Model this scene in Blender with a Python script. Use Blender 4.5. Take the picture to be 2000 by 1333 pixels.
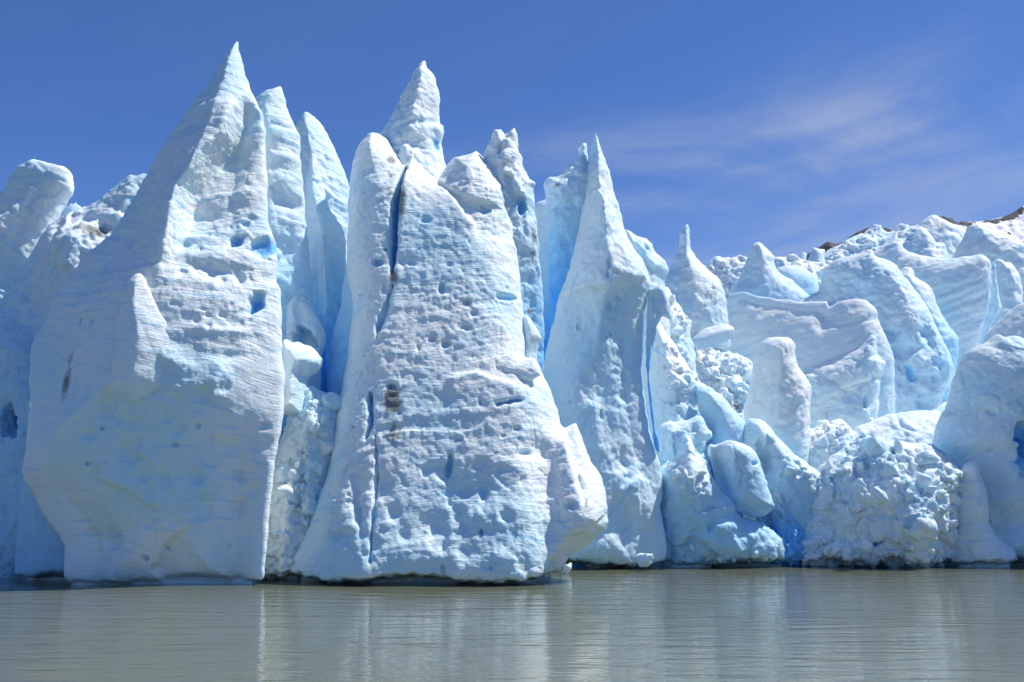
import bpy, bmesh, math, random
import numpy as np
from mathutils import Vector, Matrix
from mathutils.bvhtree import BVHTree

for o in list(bpy.data.objects):
    bpy.data.objects.remove(o)
SC = bpy.context.scene
COL = SC.collection
rng = np.random.RandomState(7)
random.seed(7)

# ------------------------------------------------------------------ camera
F = 2040.0                      # focal length in pixels of the 2000 px wide photograph
CAMZ = 5.0                      # deck of a small boat
PITCH = math.atan((970 - 666.5) / F)
cam_d = bpy.data.cameras.new('camera')
cam_d.sensor_width = 36.0
cam_d.lens = 36.0 * F / 2000.0
cam_d.clip_end = 20000
cam_d.clip_start = 0.5
cam = bpy.data.objects.new('camera', cam_d)
COL.objects.link(cam)
cam.location = (0, 0, CAMZ)
cam.rotation_euler = (math.pi / 2 + PITCH, 0, 0)
SC.camera = cam

# ------------------------------------------------------------------ light
SUN_DIR = Vector((0.52, 0.13, 0.85)).normalized()       # towards the sun
ELEV = math.asin(SUN_DIR.z)
AZ = math.atan2(SUN_DIR.x, SUN_DIR.y)                    # clockwise from +Y
world = bpy.data.worlds.new('World')
SC.world = world
world.use_nodes = True
wn, wl = world.node_tree.nodes, world.node_tree.links
wn.clear()
wout = wn.new('ShaderNodeOutputWorld')
wbg = wn.new('ShaderNodeBackground')
wbg.inputs['Strength'].default_value = 0.092
sky = wn.new('ShaderNodeTexSky')
sky.sky_type = 'NISHITA'
sky.sun_disc = False
sky.sun_elevation = ELEV
sky.sun_rotation = AZ
sky.altitude = 1200
sky.air_density = 1.0
sky.dust_density = 0.1
sky.ozone_density = 3.5
# thin cirrus: noise on the plane of the cloud layer (direction / height)
geo = wn.new('ShaderNodeTexCoord')
sep = wn.new('ShaderNodeSeparateXYZ')
wl.new(geo.outputs['Generated'], sep.inputs[0])
def wmath(op, a, b=None, c=None):
    n = wn.new('ShaderNodeMath'); n.operation = op
    for i, v in enumerate((a, b, c)):
        if v is None: continue
        if isinstance(v, (int, float)): n.inputs[i].default_value = v
        else: wl.new(v, n.inputs[i])
    return n.outputs[0]
zc = wmath('MAXIMUM', sep.outputs['Z'], 0.03)
zc = wmath('ADD', zc, 0.12)
cu = wmath('DIVIDE', sep.outputs['X'], zc)
cv = wmath('DIVIDE', sep.outputs['Y'], zc)
comb = wn.new('ShaderNodeCombineXYZ')
wl.new(cu, comb.inputs[0]); wl.new(cv, comb.inputs[1])
def cirrus(rot, scale, loc, nscale, detail, lo, hi, dist):
    m = wn.new('ShaderNodeMapping')
    m0 = wn.new('ShaderNodeMapping')
    m0.inputs['Rotation'].default_value = (0, 0, math.radians(rot))
    wl.new(comb.outputs[0], m0.inputs[0])
    m.inputs['Scale'].default_value = scale
    m.inputs['Location'].default_value = loc
    wl.new(m0.outputs[0], m.inputs[0])
    t = wn.new('ShaderNodeTexNoise')
    t.inputs['Scale'].default_value = nscale
    t.inputs['Detail'].default_value = detail
    t.inputs['Roughness'].default_value = 0.55
    t.inputs['Distortion'].default_value = dist
    wl.new(m.outputs[0], t.inputs['Vector'])
    r = wn.new('ShaderNodeMapRange')
    r.interpolation_type = 'SMOOTHSTEP'
    r.inputs['From Min'].default_value = lo
    r.inputs['From Max'].default_value = hi
    wl.new(t.outputs['Fac'], r.inputs['Value'])
    return r.outputs[0]
c1 = cirrus(30, (0.8, 1.1, 1), (3.1, 0.4, 0), 1.3, 7, 0.28, 0.72, 0.9)
c2 = cirrus(46, (0.5, 1.5, 1), (7.3, 2.0, 0), 2.6, 8, 0.30, 0.80, 1.0)
cl = wmath('MULTIPLY', c1, wmath('ADD', wmath('MULTIPLY', c2, 0.65), 0.35))
bank = wn.new('ShaderNodeMapRange'); bank.interpolation_type = 'SMOOTHSTEP'      # the cirrus lies over the far right of the sky
bank.inputs['From Min'].default_value = 1.85; bank.inputs['From Max'].default_value = 2.5
wl.new(wmath('ADD', cv, wmath('MULTIPLY', cu, 0.6)), bank.inputs['Value'])
cl = wmath('MULTIPLY', cl, wmath('ADD', wmath('MULTIPLY', bank.outputs[0], 0.78), 0.05))
mixc = wn.new('ShaderNodeMix'); mixc.data_type = 'RGBA'
wl.new(cl, mixc.inputs['Factor'])
tint = wn.new('ShaderNodeMix'); tint.data_type = 'RGBA'; tint.blend_type = 'MULTIPLY'
tint.inputs['Factor'].default_value = 1.0
tint.inputs['B'].default_value = (0.60, 0.86, 1.32, 1)
wl.new(sky.outputs[0], tint.inputs['A'])
wl.new(tint.outputs['Result'], mixc.inputs['A'])
mixc.inputs['B'].default_value = (5.0, 5.6, 7.2, 1)
wl.new(mixc.outputs['Result'], wbg.inputs['Color'])
wl.new(wbg.outputs[0], wout.inputs['Surface'])

sun_d = bpy.data.lights.new('sun', 'SUN')
sun_d.energy = 5.0
sun_d.angle = math.radians(0.53)
sun_d.color = (1.0, 0.94, 0.84)
sun = bpy.data.objects.new('sun', sun_d)
COL.objects.link(sun)
sun.rotation_euler = (-SUN_DIR).to_track_quat('-Z', 'Y').to_euler()
sun.location = SUN_DIR * 200

SC.view_settings.view_transform = 'Standard'
SC.view_settings.look = 'None'
SC.view_settings.exposure = 0.06
SC.view_settings.gamma = 1.0
SC.view_settings.use_curve_mapping = False
SC.render.engine = 'CYCLES'
cy = SC.cycles
cy.use_denoising = True
cy.max_bounces = 10
cy.diffuse_bounces = 7
cy.glossy_bounces = 4
cy.transmission_bounces = 4
cy.caustics_reflective = False
cy.sample_clamp_indirect = 6

# ------------------------------------------------------------------ noise (numpy)
_perm = np.random.RandomState(3).permutation(256).astype(np.int32)
_perm = np.concatenate([_perm, _perm, _perm])
_g = np.random.RandomState(5).normal(size=(256, 3)).astype(np.float32)
_g /= np.linalg.norm(_g, axis=1)[:, None]
_jit = np.random.RandomState(9).rand(256, 3).astype(np.float32)
def _hash(i, j, k):
    return _perm[_perm[_perm[i & 255] + (j & 255)] + (k & 255)]
def perlin(p):
    p = p.astype(np.float32)
    fl = np.floor(p)
    i = fl.astype(np.int32)
    f = p - fl
    w = f * f * f * (f * (f * 6 - 15) + 10)
    out = np.zeros(len(p), np.float32)
    for a in (0, 1):
        wa = w[:, 0] if a else 1 - w[:, 0]
        for b in (0, 1):
            wb = w[:, 1] if b else 1 - w[:, 1]
            for c in (0, 1):
                wc = w[:, 2] if c else 1 - w[:, 2]
                g = _g[_hash(i[:, 0] + a, i[:, 1] + b, i[:, 2] + c)]
                d = g[:, 0] * (f[:, 0] - a) + g[:, 1] * (f[:, 1] - b) + g[:, 2] * (f[:, 2] - c)
                out += wa * wb * wc * d
    return out * 1.5
def fbm(p, octv=3, gain=0.5):
    s = np.zeros(len(p), np.float32); a = 1.0
    for o in range(octv):
        s += a * perlin(p * (2.03 ** o) + 17.3 * o)
        a *= gain
    return s
def worley(p):
    fl = np.floor(p); i = fl.astype(np.int32); f = (p - fl).astype(np.float32)
    best = np.full(len(p), 9.0, np.float32)
    for a in (-1, 0, 1):
        for b in (-1, 0, 1):
            for c in (-1, 0, 1):
                j = _jit[_hash(i[:, 0] + a, i[:, 1] + b, i[:, 2] + c)]
                d = (j[:, 0] + a - f[:, 0]) ** 2 + (j[:, 1] + b - f[:, 1]) ** 2 + (j[:, 2] + c - f[:, 2]) ** 2
                best = np.minimum(best, d)
    return np.sqrt(best)

def facets(p, step):
    """broken faces: every Voronoi cell is a small tilted plane of its own height"""
    fl = np.floor(p); i = fl.astype(np.int32); f = (p - fl).astype(np.float32)
    best = np.full(len(p), 9.0, np.float32); out = np.zeros(len(p), np.float32)
    for a in (-1, 0, 1):
        for b in (-1, 0, 1):
            for c in (-1, 0, 1):
                h = _hash(i[:, 0] + a, i[:, 1] + b, i[:, 2] + c)
                j = _jit[h]
                dx, dy, dz = f[:, 0] - j[:, 0] - a, f[:, 1] - j[:, 1] - b, f[:, 2] - j[:, 2] - c
                d = dx * dx + dy * dy + dz * dz
                g = _g[(h * 7 + 3) & 255]
                v = (_jit[(h * 5 + 11) & 255, 0] - 0.5) * step + g[:, 0] * dx + g[:, 1] * dy + g[:, 2] * dz
                m = d < best
                best = np.where(m, d, best); out = np.where(m, v, out)
    return out

# ------------------------------------------------------------------ helpers
B = 'base'                                                # outline point carried below the water
CP, SP = math.cos(PITCH), math.sin(PITCH)
def ray(px, py):
    u = (px - 1000.0) / F; v = (666.5 - py) / F
    return Vector((u, CP - v * SP, SP + v * CP))
def unproj(px, py, Y, lean, yaw=0.0, xc=0.0):
    """pixel -> (x, z) on the plane y = Y + lean * z + yaw * (x - xc)"""
    d = ray(px, py)
    t = (Y + lean * CAMZ - yaw * xc) / (d.y - lean * d.z - yaw * d.x)
    return t * d.x, CAMZ + t * d.z
def seg_dist(X, Z, poly, closed):
    """distance to a polyline, sign of the side (left positive) and position along it 0..1"""
    n = len(poly)
    segs = [(poly[i], poly[(i + 1) % n]) for i in range(n if closed else n - 1)]
    tot = sum(math.hypot(b[0] - a[0], b[1] - a[1]) for a, b in segs) + 1e-9
    best = np.full(X.shape, 1e9, np.float32); side = np.zeros(X.shape, np.float32); al = np.zeros(X.shape, np.float32)
    run = 0.0
    for a, b in segs:
        dx, dz = b[0] - a[0], b[1] - a[1]
        L2 = dx * dx + dz * dz + 1e-12
        t = np.clip(((X - a[0]) * dx + (Z - a[1]) * dz) / L2, 0, 1)
        ex = X - a[0] - t * dx; ez = Z - a[1] - t * dz
        d = ex * ex + ez * ez
        m = d < best
        best = np.where(m, d, best)
        side = np.where(m, np.sign(dx * (Z - a[1]) - dz * (X - a[0])), side)
        al = np.where(m, (run + t * math.sqrt(L2)) / tot, al)
        run += math.sqrt(L2)
    return np.sqrt(best), side, al
def poly_sdf(X, Z, poly):
    d, _, _ = seg_dist(X, Z, poly, True)
    ins = np.zeros(X.shape, bool)
    n = len(poly)
    for i in range(n):
        (x0, z0), (x1, z1) = poly[i], poly[(i + 1) % n]
        c = (z0 > Z) != (z1 > Z)
        xi = x0 + (Z - z0) * (x1 - x0) / ((z1 - z0) if z1 != z0 else 1e-9)
        ins ^= c & (X < xi)
    return np.where(ins, -d, d)
def smax(a, b, k):
    h = np.maximum(k - np.abs(a - b), 0) / k
    return np.maximum(a, b) + h * h * k * 0.25
def sstep(x):
    x = np.clip(x, 0, 1); return x * x * (3 - 2 * x)

def surface_nets(f):
    """f: (nx, nz, ny) float field, inside negative -> verts in cell units, quads"""
    s = f < 0
    nx, nz, ny = f.shape
    cs = np.zeros((nx - 1, nz - 1, ny - 1), np.int8)
    offs = [(a, b, c) for a in (0, 1) for b in (0, 1) for c in (0, 1)]
    for a, b, c in offs:
        cs += s[a:nx - 1 + a, b:nz - 1 + b, c:ny - 1 + c]
    act = np.argwhere((cs > 0) & (cs < 8))
    idx = np.full(cs.shape, -1, np.int32)
    idx[act[:, 0], act[:, 1], act[:, 2]] = np.arange(len(act))
    val = {}
    for o in offs:
        val[o] = f[act[:, 0] + o[0], act[:, 1] + o[1], act[:, 2] + o[2]]
    acc = np.zeros((len(act), 3), np.float32); cnt = np.zeros(len(act), np.float32)
    for o in offs:
        for ax in range(3):
            if o[ax]: continue
            q = list(o); q[ax] = 1; q = tuple(q)
            a, b = val[o], val[q]
            m = (a < 0) != (b < 0)
            t = np.where(m, a / np.where(m, a - b, 1), 0)
            for k in range(3):
                acc[:, k] += np.where(m, o[k] + (t if k == ax else 0), 0)
            cnt += m
    v = act + acc / cnt[:, None]
    quads = []
    for ax in range(3):
        u, w = [(1, 2), (2, 0), (0, 1)][ax]
        sl0 = [slice(None)] * 3; sl1 = [slice(None)] * 3
        sl0[ax] = slice(0, -1); sl1[ax] = slice(1, None)
        for k in (u, w):
            sl0[k] = slice(1, -1); sl1[k] = slice(1, -1)
        A = s[tuple(sl0)]; C = s[tuple(sl1)]
        e = np.argwhere(A != C)
        flip = A[e[:, 0], e[:, 1], e[:, 2]]
        base = e.copy(); base[:, u] += 1; base[:, w] += 1
        def cell(du, dw):
            c = base.copy(); c[:, u] -= du; c[:, w] -= dw
            return idx[c[:, 0], c[:, 1], c[:, 2]]
        q = np.stack([cell(1, 1), cell(0, 1), cell(0, 0), cell(1, 0)], 1)
        q[~flip] = q[~flip][:, ::-1]
        quads.append(q)
    q = np.concatenate(quads)
    return v, q

def vnormals(v, q):
    a, b, c, d = v[q[:, 0]], v[q[:, 1]], v[q[:, 2]], v[q[:, 3]]
    n = np.cross(c - a, d - b)
    out = np.zeros_like(v)
    for k in range(4):
        for ax in range(3):
            out[:, ax] += np.bincount(q[:, k], weights=n[:, ax], minlength=len(v))
    return out / (np.linalg.norm(out, axis=1)[:, None] + 1e-9)

def mesh_from(name, v, q, attrs=None):
    me = bpy.data.meshes.new(name)
    n, m = len(v), len(q)
    me.vertices.add(n); me.vertices.foreach_set('co', v.astype(np.float32).ravel())
    me.loops.add(4 * m); me.loops.foreach_set('vertex_index', q.astype(np.int32).ravel())
    me.polygons.add(m)
    me.polygons.foreach_set('loop_start', np.arange(m, dtype=np.int32) * 4)
    me.polygons.foreach_set('use_smooth', np.ones(m, bool))
    me.update(calc_edges=True)
    for k, a in (attrs or {}).items():
        at = me.attributes.new(k, 'FLOAT', 'POINT')
        at.data.foreach_set('value', a.astype(np.float32))
    return me

def tag(o, label=None, cat=None, group=None, kind=None):
    if label: o['label'] = label
    if cat: o['category'] = cat
    if group: o['group'] = group
    if kind: o['kind'] = kind
    return o

# ------------------------------------------------------------------ materials
def ice_material(name):
    m = bpy.data.materials.new(name); m.use_nodes = True
    n, l = m.node_tree.nodes, m.node_tree.links
    n.clear()
    out = n.new('ShaderNodeOutputMaterial'); bs = n.new('ShaderNodeBsdfPrincipled')
    l.new(bs.outputs[0], out.inputs[0])
    g = n.new('ShaderNodeNewGeometry')
    def mth(op, a, b=None, clamp=False):
        k = n.new('ShaderNodeMath'); k.operation = op; k.use_clamp = clamp
        for i, v in enumerate((a, b)):
            if v is None: continue
            if isinstance(v, (int, float)): k.inputs[i].default_value = v
            else: l.new(v, k.inputs[i])
        return k.outputs[0]
    def noise(vec, scale, det, rough=0.55, dist=0):
        t = n.new('ShaderNodeTexNoise')
        t.inputs['Scale'].default_value = scale; t.inputs['Detail'].default_value = det
        t.inputs['Roughness'].default_value = rough; t.inputs['Distortion'].default_value = dist
        l.new(vec, t.inputs['Vector']); return t.outputs['Fac']
    def ramp(v, lo, hi):
        r = n.new('ShaderNodeMapRange'); r.interpolation_type = 'SMOOTHSTEP'
        r.inputs['From Min'].default_value = lo; r.inputs['From Max'].default_value = hi
        l.new(v, r.inputs['Value']); return r.outputs[0]
    def mix(f, a, b):
        k = n.new('ShaderNodeMix'); k.data_type = 'RGBA'
        for s, v in (('Factor', f), ('A', a), ('B', b)):
            if isinstance(v, (int, float)): k.inputs[s].default_value = v
            elif isinstance(v, tuple): k.inputs[s].default_value = (*v, 1)
            else: l.new(v, k.inputs[s])
        return k.outputs['Result']
    pos = g.outputs['Position']
    bed = n.new('ShaderNodeAttribute'); bed.attribute_name = 'bed'
    dirt = n.new('ShaderNodeAttribute'); dirt.attribute_name = 'dirt'
    # bedding coordinate: thin in the bed direction, long along it
    sp = n.new('ShaderNodeSeparateXYZ'); l.new(pos, sp.inputs[0])
    cb = n.new('ShaderNodeCombineXYZ')
    l.new(mth('MULTIPLY', sp.outputs[0], 0.10), cb.inputs[0])
    l.new(mth('MULTIPLY', sp.outputs[1], 0.10), cb.inputs[1])
    l.new(mth('MULTIPLY', bed.outputs['Fac'], 1.0), cb.inputs[2])
    bvec = cb.outputs[0]
    bands = noise(bvec, 3.2, 4, 0.6, 0.2)
    thin = noise(bvec, 9.0, 3, 0.6, 0.1)
    patch = noise(pos, 0.16, 4, 0.55)
    fine = noise(pos, 2.2, 5, 0.6)
    white = (0.86, 0.908, 0.912)
    pale = (0.64, 0.835, 0.925)
    clear = (0.36, 0.69, 0.955)
    c = mix(ramp(patch, 0.40, 0.66), white, pale)
    c = mix(mth('MULTIPLY', ramp(bands, 0.54, 0.70), 0.55), c, clear)
    c = mix(mth('MULTIPLY', ramp(thin, 0.58, 0.72), 0.22), c, pale)
    c = mix(mth('MULTIPLY', ramp(fine, 0.55, 0.8), 0.25), c, white)
    ca = n.new('ShaderNodeAttribute'); ca.attribute_name = 'clear'       # bare clear ice without the white crust; also blue shade painted into low parts
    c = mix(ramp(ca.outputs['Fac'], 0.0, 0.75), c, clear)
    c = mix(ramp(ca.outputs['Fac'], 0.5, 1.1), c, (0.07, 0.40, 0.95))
    # faint grey-brown dust lying in patches
    dust = mth('MULTIPLY', ramp(noise(pos, 0.33, 6, 0.62), 0.56, 0.74), 0.05)
    c = mix(dust, c, (0.58, 0.55, 0.49))
    dm = n.new('ShaderNodeMapping'); dm.inputs['Scale'].default_value = (1.3, 1.3, 0.38); l.new(pos, dm.inputs[0])
    dn = noise(dm.outputs[0], 2.4, 8, 0.72, 0.5)
    df = mth('MULTIPLY', ramp(mth('ADD', mth('MULTIPLY', dirt.outputs['Fac'], 0.62), mth('MULTIPLY', dn, 0.95)), 0.74, 1.08), 0.85, True)
    c = mix(df, c, (0.15, 0.14, 0.125))
    l.new(c, bs.inputs['Base Color'])
    bs.inputs['Roughness'].default_value = 0.5
    bs.inputs['Specular IOR Level'].default_value = 0.30
    bs.inputs['IOR'].default_value = 1.31
    bs.subsurface_method = 'RANDOM_WALK'
    bs.inputs['Subsurface Weight'].default_value = 0.32
    bs.inputs['Subsurface Radius'].default_value = (0.22, 0.62, 1.0)
    bs.inputs['Subsurface Scale'].default_value = 0.35
    # fine relief: granular crust plus bedding lines
    h = mth('ADD', mth('MULTIPLY', noise(pos, 5.0, 5, 0.65), 0.5), mth('MULTIPLY', noise(pos, 24.0, 3, 0.6), 0.10))
    h = mth('ADD', h, mth('MULTIPLY', thin, 0.6))
    bp = n.new('ShaderNodeBump'); bp.inputs['Strength'].default_value = 0.7; bp.inputs['Distance'].default_value = 0.16
    l.new(h, bp.inputs['Height']); l.new(bp.outputs[0], bs.inputs['Normal'])
    return m
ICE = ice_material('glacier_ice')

# ------------------------------------------------------------------ the ice builder
NTRI = [0]
def ice(name, Y, outline, front=3.0, back=3.0, wf=2.0, wb=2.0, lean=0.0, yaw=0.0, edge=0.28, feats=(), vox=3.2,
        lumps=(0.35, 0.22), scallop=(0.0, 1.2), strata=(0.07, 1.1), dip=0.0, dipy=0.15, rough=0.06, facet=(0.0, 1.2),
        under=0.0, dirt=(), blue=0.0, mat=None, seed=0, label=None, cat='ice', group=None, parent=None, ymax=None, zbot=-2.5):
    vx = vox * Y / F
    mpx = Y / F
    ox = [p[0] for p in outline]
    xc = unproj(0.5 * (min(ox) + max(ox)), 900, Y, 0)[0]
    def P0(p, off=0.0):
        if p[1] == B:
            x, _ = unproj(p[0], 1100, Y - off, lean, yaw, xc); return (x, zbot)
        return unproj(p[0], p[1], Y - off, lean, yaw, xc)
    poly = [P0(p) for p in outline]
    def P(p): return P0(p, 0.85 * front)                  # features lie on the front face
    xs = [p[0] for p in poly]; zs = [p[1] for p in poly]
    pad = 5 * vx
    ax = np.arange(min(xs) - pad, max(xs) + pad + vx, vx, dtype=np.float32)
    az = np.arange(max(min(zs), -0.8 if zbot < 0 else -1e9) - pad, max(zs) + pad + vx, vx, dtype=np.float32)
    X, Z = np.meshgrid(ax, az, indexing='ij')
    d2 = poly_sdf(X, Z, poly).astype(np.float32)
    pts = np.stack([X.ravel() * 0.9, Z.ravel() * 0.9, np.full(X.size, 3.7 * seed + 1.3)], 1)
    d2 = d2 + (perlin(pts) * 0.10 + perlin(pts * 2.7) * 0.06).reshape(X.shape) * min(1.0, 20 * mpx)
    WN = perlin(pts * 1.9 + 11).reshape(X.shape) * 1.4; WN2 = perlin(pts * 4.3 + 5).reshape(X.shape) * 1.6
    REL = np.ones_like(X)
    din = np.maximum(-d2, 0)
    H = front * (1 - np.exp(-din / wf)); K = back * (1 - np.exp(-din / wb))
    D = np.zeros_like(X); zt = max(zs); zb = max(0.0, min(zs))
    CL = np.clip(blue * (0.94 + 0.10 * WN) * (0.12 + 0.88 * sstep((zt - Z) / (0.65 * (zt - zb)))), 0, 1)  # clear crevice ice, and shade painted as deeper blue towards the foot
    for ft in feats:
        t = ft[0]
        if t == 'bump':            # (px, py, rx, ry, h[, rot])
            _, px, py, rx, ry, h = ft[:6]; rot = math.radians(ft[6]) if len(ft) > 6 else 0
            cx, cz = P((px, py)); rx *= mpx; ry *= mpx
            ex = ((X - cx) * math.cos(rot) + (Z - cz) * math.sin(rot)) / rx
            ez = (-(X - cx) * math.sin(rot) + (Z - cz) * math.cos(rot)) / ry
            D += h * np.exp(-(ex ** 2 + ez ** 2))
        elif t == 'hole':          # (px, py, rx, ry, depth[, rot])
            _, px, py, rx, ry, h = ft[:6]; rot = math.radians(ft[6]) if len(ft) > 6 else 0
            cx, cz = P((px, py)); rx *= mpx; ry *= mpx
            ex = ((X - cx) * math.cos(rot) + (Z - cz) * math.sin(rot)) / rx
            ez = (-(X - cx) * math.sin(rot) + (Z - cz) * math.cos(rot)) / ry
            r2 = (ex ** 2 + ez ** 2) * (1 + 0.55 * WN) + 0.12 * WN2
            if min(ft[3], ft[4]) < 11: h = h * 0.7
            D -= h * np.sqrt(np.clip(1 - r2, 0, 1)) + 0.12 * h * np.exp(-np.maximum(r2 - 1, 0) * 2)
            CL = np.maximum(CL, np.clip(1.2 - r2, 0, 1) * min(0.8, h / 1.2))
        elif t == 'fold':          # (line, slope_left, slope_right, reach): facets meeting at a line
            _, ln, sl, sr, reach = ft
            d, s, _ = seg_dist(X, Z, [P(p) for p in ln], False)
            d = reach * (1 - np.exp(-d / reach))
            D += np.where(s > 0, sl, sr) * d
        elif t == 'fault':         # (line, hl, wl, hr, wr, soft): a lip, different on its two sides
            _, ln, hl, wl, hr, wr, soft = ft
            d, s, al = seg_dist(X, Z, [P(p) for p in ln], False)
            en = sstep(al / 0.10) * sstep((1 - al) / 0.38)
            L = hl * np.exp(-d / wl); R = hr * np.exp(-d / wr)
            w = 0.5 + 0.5 * np.tanh(s * d / soft)
            D += (w * L + (1 - w) * R) * en
        elif t == 'crack':         # (line, width, depth)
            _, ln, w, dp = ft
            d, s, al = seg_dist(X, Z, [P(p) for p in ln], False)
            wv = w * (0.35 + 0.65 * np.sin(np.pi * np.clip(al, 0.02, 0.98)))
            D -= dp * np.exp(-(d / wv) ** 2)
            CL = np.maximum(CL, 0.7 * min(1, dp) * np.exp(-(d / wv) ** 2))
        elif t == 'calm':          # (polygon, factor, soft): smoother ice inside
            _, pg, h, soft = ft
            REL = REL * (1 - (1 - h) * sstep(-poly_sdf(X, Z, [P(p) for p in pg]) / soft + 0.5))
        elif t == 'plate':         # (polygon, h, soft)
            _, pg, h, soft = ft
            D += h * sstep(-poly_sdf(X, Z, [P(p) for p in pg]) / soft + 0.5)
        elif t == 'pits':          # (n, region polygon, rmin, rmax, depth)
            _, npit, pg, r0, r1, dp = ft
            rr = np.random.RandomState(100 + seed)
            bx = [p[0] for p in pg]; by = [p[1] for p in pg]
            for _k in range(npit):
                px, py = rr.uniform(min(bx), max(bx)), rr.uniform(min(by), max(by))
                r = r0 + (r1 - r0) * rr.rand() ** 2
                cx, cz = P((px, py)); r *= mpx; asp = rr.uniform(0.7, 1.5)
                r2 = ((X - cx) / r) ** 2 + ((Z - cz) / (r * asp)) ** 2
                D -= dp * r / (r1 * mpx) * np.exp(-r2 * r2)
    H = H + D * np.clip(din / (0.6 * wf + 0.3), 0, 1)
    if under:
        H = H - under * 6.0 * np.exp(-(np.maximum(Z - 0.10 + 0.16 * np.sin(X * 0.7 + seed) + 0.1 * WN, 0) / 0.24) ** 2)
    H = np.maximum(H, -0.7 * K)
    gx, gz = np.gradient(H, vx)
    kH = 1 / np.sqrt(1 + np.minimum(gx ** 2 + gz ** 2, 9))
    gx, gz = np.gradient(K, vx)
    kK = 1 / np.sqrt(1 + np.minimum(gx ** 2 + gz ** 2, 9))
    y0 = -float(H.max()) - pad; y1 = float(K.max()) + pad
    ay = np.arange(y0, y1, vx, dtype=np.float32)
    f = smax((-H * kH)[:, :, None] - ay[None, None, :] * kH[:, :, None],
             ay[None, None, :] * kK[:, :, None] - (K * kK)[:, :, None], edge)
    f = smax(f, np.broadcast_to(d2[:, :, None], f.shape), edge).astype(np.float32)
    v, q = surface_nets(f)
    w = np.empty_like(v, dtype=np.float32)
    w[:, 0] = ax[0] + v[:, 0] * vx; zz = az[0] + v[:, 1] * vx
    w[:, 2] = zz; w[:, 1] = Y + lean * zz + yaw * (w[:, 0] - xc) + ay[0] + v[:, 2] * vx
    # big lumps, bedding steps, sun cups, roughness -- as displacement along the normal
    ii = np.clip(np.rint(v[:, 0]).astype(int), 0, len(ax) - 1); jj = np.clip(np.rint(v[:, 1]).astype(int), 0, len(az) - 1)
    thin = np.clip(din[ii, jj] / 1.6, 0.12, 1).astype(np.float32)
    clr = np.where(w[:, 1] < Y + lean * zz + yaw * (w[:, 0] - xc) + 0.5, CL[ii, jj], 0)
    sd = np.array([seed * 7.31, seed * 3.17, seed * 5.77], np.float32)
    n = vnormals(w, q)
    if lumps[0]:
        lf = fbm(w * lumps[1] + sd, 3); rg = 0.35 - np.abs(perlin(w * lumps[1] * 1.7 + sd + 41)) - 0.5 * np.abs(perlin(w * lumps[1] * 3.6 + sd + 13))
        w += n * (thin * lumps[0] * (0.30 * lf + 0.42 * rg))[:, None]
    ca, sa = math.cos(math.radians(dip)), math.sin(math.radians(dip))
    warp = perlin(w * 0.13 + sd) * 1.2
    bed = w[:, 2] * ca - w[:, 0] * sa + w[:, 1] * dipy + warp
    n = vnormals(w, q)
    dsp = np.zeros(len(w), np.float32)
    if strata[0]:
        bp = np.stack([w[:, 0] * 0.16, w[:, 1] * 0.16, bed * strata[1]], 1) + sd
        s1 = perlin(bp); s2 = perlin(bp * np.array([1.6, 1.6, 2.9], np.float32) + 5.5)
        msk = np.clip(0.55 + 0.9 * perlin(w * 0.21 + sd + 31), 0.1, 1.4)
        dsp += strata[0] * msk * (s1 * 1.3 - np.abs(s2) * 0.8)
    if scallop[0]:
        sw = worley((w + 0.25 * np.stack([perlin(w * 0.9 + 3), perlin(w * 0.9 + 9), perlin(w * 0.9 + 15)], 1)) * np.array([1, 1, 0.75]) / scallop[1] + sd)
        msk = np.clip(0.65 + 0.9 * perlin(w * 0.17 + sd + 77), 0.12, 1.3)
        dsp += scallop[0] * msk * (np.minimum(sw, 0.85) - 0.5) * 2
    if facet[0]:
        wq = w + 0.18 * facet[1] * np.stack([perlin(w * 1.4 / facet[1] + 3), perlin(w * 1.4 / facet[1] + 9), perlin(w * 1.4 / facet[1] + 15)], 1)
        dsp += facet[0] * facets(wq / facet[1] + sd, 1.2) + 0.30 * facet[0] * facets(wq * 2.3 / facet[1] + sd + 19, 1.0)
    if rough:
        dsp += rough * (0.9 * (0.3 - np.abs(perlin(w * 1.1 + sd))) * 2 + 0.5 * perlin(w * 3.1 + sd) + 0.35 * perlin(w * 6.5 + sd))
    w += n * (dsp * (0.35 + 0.65 * thin) * REL[ii, jj])[:, None]
    dv = np.zeros(len(w), np.float32)
    for (px, py, rx, ry, a) in dirt:
        cx, cz = P((px, py))
        e = ((w[:, 0] - cx) / (rx * mpx)) ** 2 + ((w[:, 2] - cz) / (ry * mpx)) ** 2
        dv = np.maximum(dv, a * np.exp(-e) * (w[:, 1] < Y + lean * w[:, 2] + yaw * (w[:, 0] - xc) + 1.0))
    org = np.array([0.5 * (w[:, 0].min() + w[:, 0].max()), 0.5 * (w[:, 1].min() + w[:, 1].max()), max(0.0, w[:, 2].min())], np.float32)
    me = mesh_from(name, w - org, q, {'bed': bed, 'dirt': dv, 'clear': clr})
    me.materials.append(mat or ICE)
    o = bpy.data.objects.new(name, me)
    COL.objects.link(o)
    if parent:
        o.parent = parent
        o.location = Vector(org) - parent.location
    else:
        o.location = org
        tag(o, label, cat, group, 'thing')
    NTRI[0] += 2 * len(q)
    o['_tmp'] = 0; del o['_tmp']
    return o

def bvh_of(o):
    me = o.data
    co = np.empty(len(me.vertices) * 3, np.float32); me.vertices.foreach_get('co', co)
    co = co.reshape(-1, 3) + np.array(o.location)
    lv = np.empty(len(me.loops), np.int32); me.loops.foreach_get('vertex_index', lv)
    return BVHTree.FromPolygons(co.tolist(), lv.reshape(-1, 4).tolist())

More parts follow.
